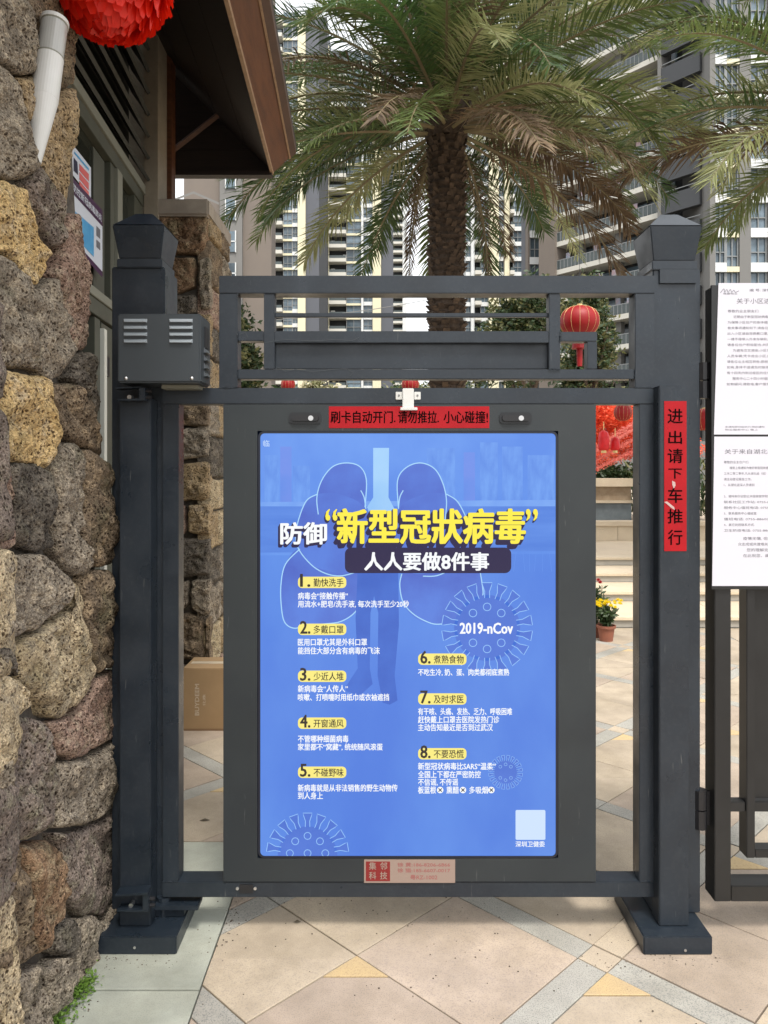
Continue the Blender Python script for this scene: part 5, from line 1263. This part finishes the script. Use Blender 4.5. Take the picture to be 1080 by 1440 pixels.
def flat_tower(label, px0, px1, Y, top, bays, fl0=0, flh=3.0, group=None, side=14, base='grey', name='apartment_tower', vis=(0, 99)):
    """tower whose front faces the viewer; bays: (px a, px b, kind)"""
    ya = 400; x0, x1 = P(px0, ya, Y).x, P(px1, ya, Y).x; t = thing(name, label, 'building', ((x0+x1)/2, Y, 0), group)
    MB().box(x0, x1, Y+1.5, Y+side, 0, top).build('core', TW[base], t)
    nf = int(top/flh)
    for a, b, kind in bays:
        xa, xb = P(a, ya, Y).x, P(b, ya, Y).x; wd = xb-xa; cx = (xa+xb)/2
        if kind in ('cream', 'white', 'grey', 'dark', 'lgrey', 'brown'):
            MB().box(xa+.02, xb-.02, Y-.6 if kind in ('cream', 'white') else Y, Y+1.5, 0, top).build('wall_pier', TW[kind], t); continue
        for k in range(nf):
            z = fl0+k*flh
            if not vis[0] <= k <= vis[1]: continue
            if kind == 'balcony':
                rep('balcony', ('bal', round(wd, 2)), lambda: MB().box(-wd/2, wd/2, -1.5, 1.5, 0, .75), TW['slab'], t, (cx, Y, z))
                rep('balcony_glass', ('balg', round(wd, 2)), lambda: MB().box(-wd/2+.1, wd/2-.1, -1.4, -1.35, .75, 1.35), TW['rail'], t, (cx, Y, z))
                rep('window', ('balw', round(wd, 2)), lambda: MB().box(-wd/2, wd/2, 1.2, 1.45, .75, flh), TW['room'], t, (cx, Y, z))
            elif kind in ('glass', 'window'):
                rep('spandrel', ('sp', kind, round(wd, 2)), lambda: MB().box(-wd/2, wd/2, 0, 1.5, 0, .8 if kind == 'window' else .45), TW['cream'] if kind == 'glass' else TW['white'], t, (cx, Y, z))
                zz = .8 if kind == 'window' else .45
                rep('window', ('gl', kind, round(wd, 2)), lambda: MB().box(-wd/2+.05, wd/2-.05, .35, .5, zz, flh), TW['glass'], t, (cx, Y, z))
                def fr():
                    m_ = MB(); m_.box(-.05, .05, .2, .34, zz, flh); m_.box(-wd/2, -wd/2+.12, .2, .34, zz, flh); m_.box(wd/2-.12, wd/2, .2, .34, zz, flh); m_.box(-wd/2+.12, wd/2-.12, .22, .33, zz+.9, zz+1.0); return m_
                rep('window_frame', ('fr', kind, round(wd, 2)), fr, TW['frame'], t, (cx, Y, z))
    return t
YT = 158
flat_tower('far pale tower with stacked white balconies left of the grey strip, nearest the brown block', 379, 460, YT, 96, [(379, 381, 'white'), (381, 398, 'balcony'), (398, 411, 'glass'), (411, 419, 'window'), (419, 430, 'cream'), (430, 449, 'grey'), (449, 460, 'dark')], fl0=1.2, vis=(3, 31))
flat_tower('far tower with cream balconies and blue glass bays, left of the palm trunk', 460, 553, YT+4, 92, [(460, 463, 'cream'), (463, 487, 'balcony'), (487, 508, 'glass'), (508, 511, 'white'), (511, 524, 'window'), (524, 536, 'cream'), (536, 553, 'grey')], fl0=.6, vis=(3, 30))
flat_tower('slender distant white tower with balconies beside the strip of sky', 552, 572, 260, 112, [(553, 566, 'balcony'), (566, 569, 'white')], fl0=.2, vis=(6, 38), base='white')
flat_tower('bright white tower with narrow window bays right of the palm trunk', 655, 744, 150, 88, [(655, 662, 'window'), (662, 667, 'white'), (667, 676, 'balcony'), (676, 687, 'window'), (687, 701, 'cream'), (701, 709, 'window'), (709, 716, 'cream'), (716, 722, 'balcony'), (722, 735, 'window'), (735, 738, 'brown'), (738, 744, 'cream')], fl0=.9, base='white', vis=(2, 29))
# brown block
YB2 = 62
b = flat_tower('plain brown grey block with small grouped windows behind the eave', 252, 378, YB2, 60, [], base='brown', name='brown_block', side=4)
xw = P(321, 300, YB2).x; wdx = 13/F*(YB2+2.4)
MB().box(P(305, 300, YB2).x, P(337, 300, YB2).x, YB2+1.1, YB2+1.49, 0, 60).build('pale_bay', TW['lgrey'], b)
for k in range(17):
    z = 1.0+k*2.72
    rep('window', 'bbw', lambda: MB().box(-wdx/2, wdx/2, 0, .12, 0, 1.75), TW['glass'], b, (xw, YB2+.98, z))
    rep('window_frame', 'bbf', lambda: MB().box(-wdx/2-.08, wdx/2+.08, -.05, .02, .84, .93).box(-wdx/2-.08, -wdx/2, -.05, .1, -.05, 1.8).box(wdx/2, wdx/2+.08, -.05, .1, -.05, 1.8), TW['white'], b, (xw, YB2+.96, z))
b = flat_tower('small pale gabled house front glimpsed just above the concrete cap', 226, 275, 45, 18.6, [], base='lgrey', name='pale_house', side=8)
xh = P(262, 270, 45).x; rep('window', 'hw', lambda: MB().box(-1.2, 1.0, 0, .2, 0, 1.4), TW['glass'], b, (xh, 46.2, 16.6))
MB().add([(xh-2.2, 46, 18.0), (xh+.2, 46, 18.9), (xh+1.8, 46, 18.2), (xh+1.8, 47, 18.2), (xh+.2, 47, 18.9), (xh-2.2, 47, 18.0), (xh-2.2, 46, 18.15), (xh+.2, 46, 19.05), (xh+1.8, 46, 18.35)], [(0, 1, 7, 6), (1, 2, 8, 7)]).build('gable_trim', TW['lgrey'], b)

# the big dark slab block with long balconies, running away to the left
fd = Vector((-840/1368, 1080/1368, 0)); A0 = P(783, 385, 81-2.4); A0 = Vector((A0.x, A0.y, 0)); fn = Vector((-fd.y, -fd.x, 0)).normalized()
fn = Vector((fd.y, -fd.x, 0)); fn = fn if fn.y < 0 else -fn
def s_at(px, py=380): q = PL(px, py, A0, fn)-A0; return q.dot(fd)
db = thing('balcony_block', 'large dark apartment block with long white edged balconies behind the right post', 'building', A0)
S0, S1, S2, S3 = s_at(783), s_at(929), s_at(988), s_at(1006)      # s grows away from us, so S3 < S2 < S1 < S0
rotz = math.atan2(fd.y, fd.x)
FH = 2.95; zb0 = Z(385, 78.6); zb0 -= FH*7
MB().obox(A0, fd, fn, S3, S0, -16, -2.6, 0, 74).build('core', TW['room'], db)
MB().obox(A0, fd, fn, S0, S0+2.2, -16, .3, 0, 74).build('end_pier', TW['brown'], db)
def fpos(s, n_, z): return A0+fd*s+fn*n_+Vector((0, 0, z))
sgn = 1 if abs(math.sin(rotz)*0+1) else 1
def fbox(s0, s1, n0, n1, z0, z1): return lambda: MB().obox(Vector((0, 0, 0)), fd, fn, s0, s1, n0, n1, z0, z1)
LA = S0-S1; LB_ = S1-S2
rnd = random.Random(12)
for k in range(23):
    z = zb0+k*FH
    if z < 2: continue
    rep('balcony_slab', 'dbs', fbox(0, LA, -2.6, 0, -.12, .38), TW['slab'], db, fpos(S1, 0, z))
    def rl():
        m_ = MB(); O = Vector((0, 0, 0)); m_.obox(O, fd, fn, 0, LA, -.08, -.03, 1.32, 1.40)
        n_ = 26
        for q in range(n_+1): m_.obox(O, fd, fn, LA*q/n_-.03, LA*q/n_+.03, -.09, -.02, .38, 1.32)
        return m_
    rep('railing', 'dbr', rl, TW['frame'], db, fpos(S1, 0, z))
    rep('railing_glass', 'dbg', fbox(0, LA, -.07, -.05, .45, 1.3), TW['rail'], db, fpos(S1, 0, z))
    for q in range(4):
        rep('window', 'dbw', fbox(-1.3, 1.3, 0, .12, .4, 2.5), TW['glass'], db, fpos(S1+LA*(q+.5)/4+rnd.uniform(-.6, .6), -2.59, z))
    rep('parapet', 'dbp', fbox(0, LB_-.2, -.1, .5, -.15, 1.55), TW['panel'], db, fpos(S2, 0, z))
    rep('window', 'dbw2', fbox(.2, LB_-.5, -.0, .1, 1.6, 2.75), TW['room'], db, fpos(S2, -1.8, z))
    rep('railing', 'dbr2', fbox(0, LB_-.2, .35, .4, 1.85, 1.92), TW['frame'], db, fpos(S2, 0, z))
    rep('window', 'dbw3', fbox(.4, abs(S3-S2)-.4, 0, .1, .9, 2.5), TW['glass'], db, fpos(S3, -.99, z))
    rep('floor_band', 'dbb', fbox(0, abs(S3-S2), 0, .2, -.2, .5), TW['lgrey'], db, fpos(S3, -1.0, z))
    for q in range(rnd.choice([2, 3, 5])):
        s_ = S1+rnd.uniform(.5, LA-.5); rep('laundry', ('ld', q), fbox(-.25, .25, -.03, .03, 0, .8), TW['laundry'], db, fpos(s_, -.9, z+1.4))
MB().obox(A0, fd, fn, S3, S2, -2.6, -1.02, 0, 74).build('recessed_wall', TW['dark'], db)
for s_ in (S1, S1+LA*.42, S1+LA*.80):
    MB().obox(A0, fd, fn, s_-.12, s_+.55, -1.6, -1.0, 0, 74).build('column', TW['lgrey'], db)
MB().obox(A0, fd, fn, S1-.35, S1-.02, -.6, .55, 0, 74).build('drain_pier', TW['lgrey'], db)
# grey windowed wing between the palm and the balconies
flat_tower('grey wing with banded windows joining the left end of the balcony block', 742, 786, 84, 80, [(742, 745, 'brown'), (745, 760, 'window'), (760, 776, 'glass'), (776, 786, 'brown')], fl0=.6, base='grey', vis=(1, 26), name='grey_wing', side=4)
flat_tower('grey windowed tower whose upper floors show beside the right palm', 998, 1110, 64, 92, [(998, 1006, 'lgrey'), (1006, 1022, 'window'), (1022, 1040, 'glass'), (1040, 1056, 'lgrey'), (1056, 1080, 'window'), (1080, 1110, 'lgrey')], fl0=.6, base='lgrey', vis=(4, 30), name='windowed_tower')
a = P(330, 453, 30); b_ = P(660, 408, 42); t = thing('overhead_cable', 'thin pale cable sagging across the view behind the gate top panel', 'cable', a); mb = MB(); pv = None
for k in range(17):
    u = k/16; q = a.lerp(b_, u)-Vector((0, 0, 1.2*u*(1-u)))
    if pv: mb.tube(pv, q, .018, n=5, caps=False)
    pv = q
mb.build('wire', TW['lgrey'], t)
for root_, xs_ in ((bpy.data.objects['apartment_tower'], (384, 396)), (bpy.data.objects['apartment_tower.001'], (466, 484))):
    for k in range(3, 30):
        if random.random() < .6:
            rep('air_conditioner', 'acu', lambda: MB().box(-.45, .45, -.3, .3, 0, .7), TW['white'], root_, (P(random.choice(xs_), 400, YT).x, YT+1.0+(4 if xs_[0] > 400 else 0), 1.2+k*3.0+.76))
# far tree belt and a pale horizon line of buildings
shrub_at('far dark tree low behind the gate between towers and balconies', 700, 560, 40, 70, 31, n=5000, size=.15, hgt=1.5)
shrub_at('far tree at the left behind the gate slit', 420, 552, 38, 60, 32, n=5000, size=.15, hgt=1.5)
MB().box(-60, 60, 44, 44.4, 0, 3.2).build('estate_wall', TW['lgrey'], None); o = bpy.data.objects['estate_wall']; tag(o, 'long low pale garden wall closing the estate far behind the gate', 'wall')
print('objects', len(bpy.data.objects))
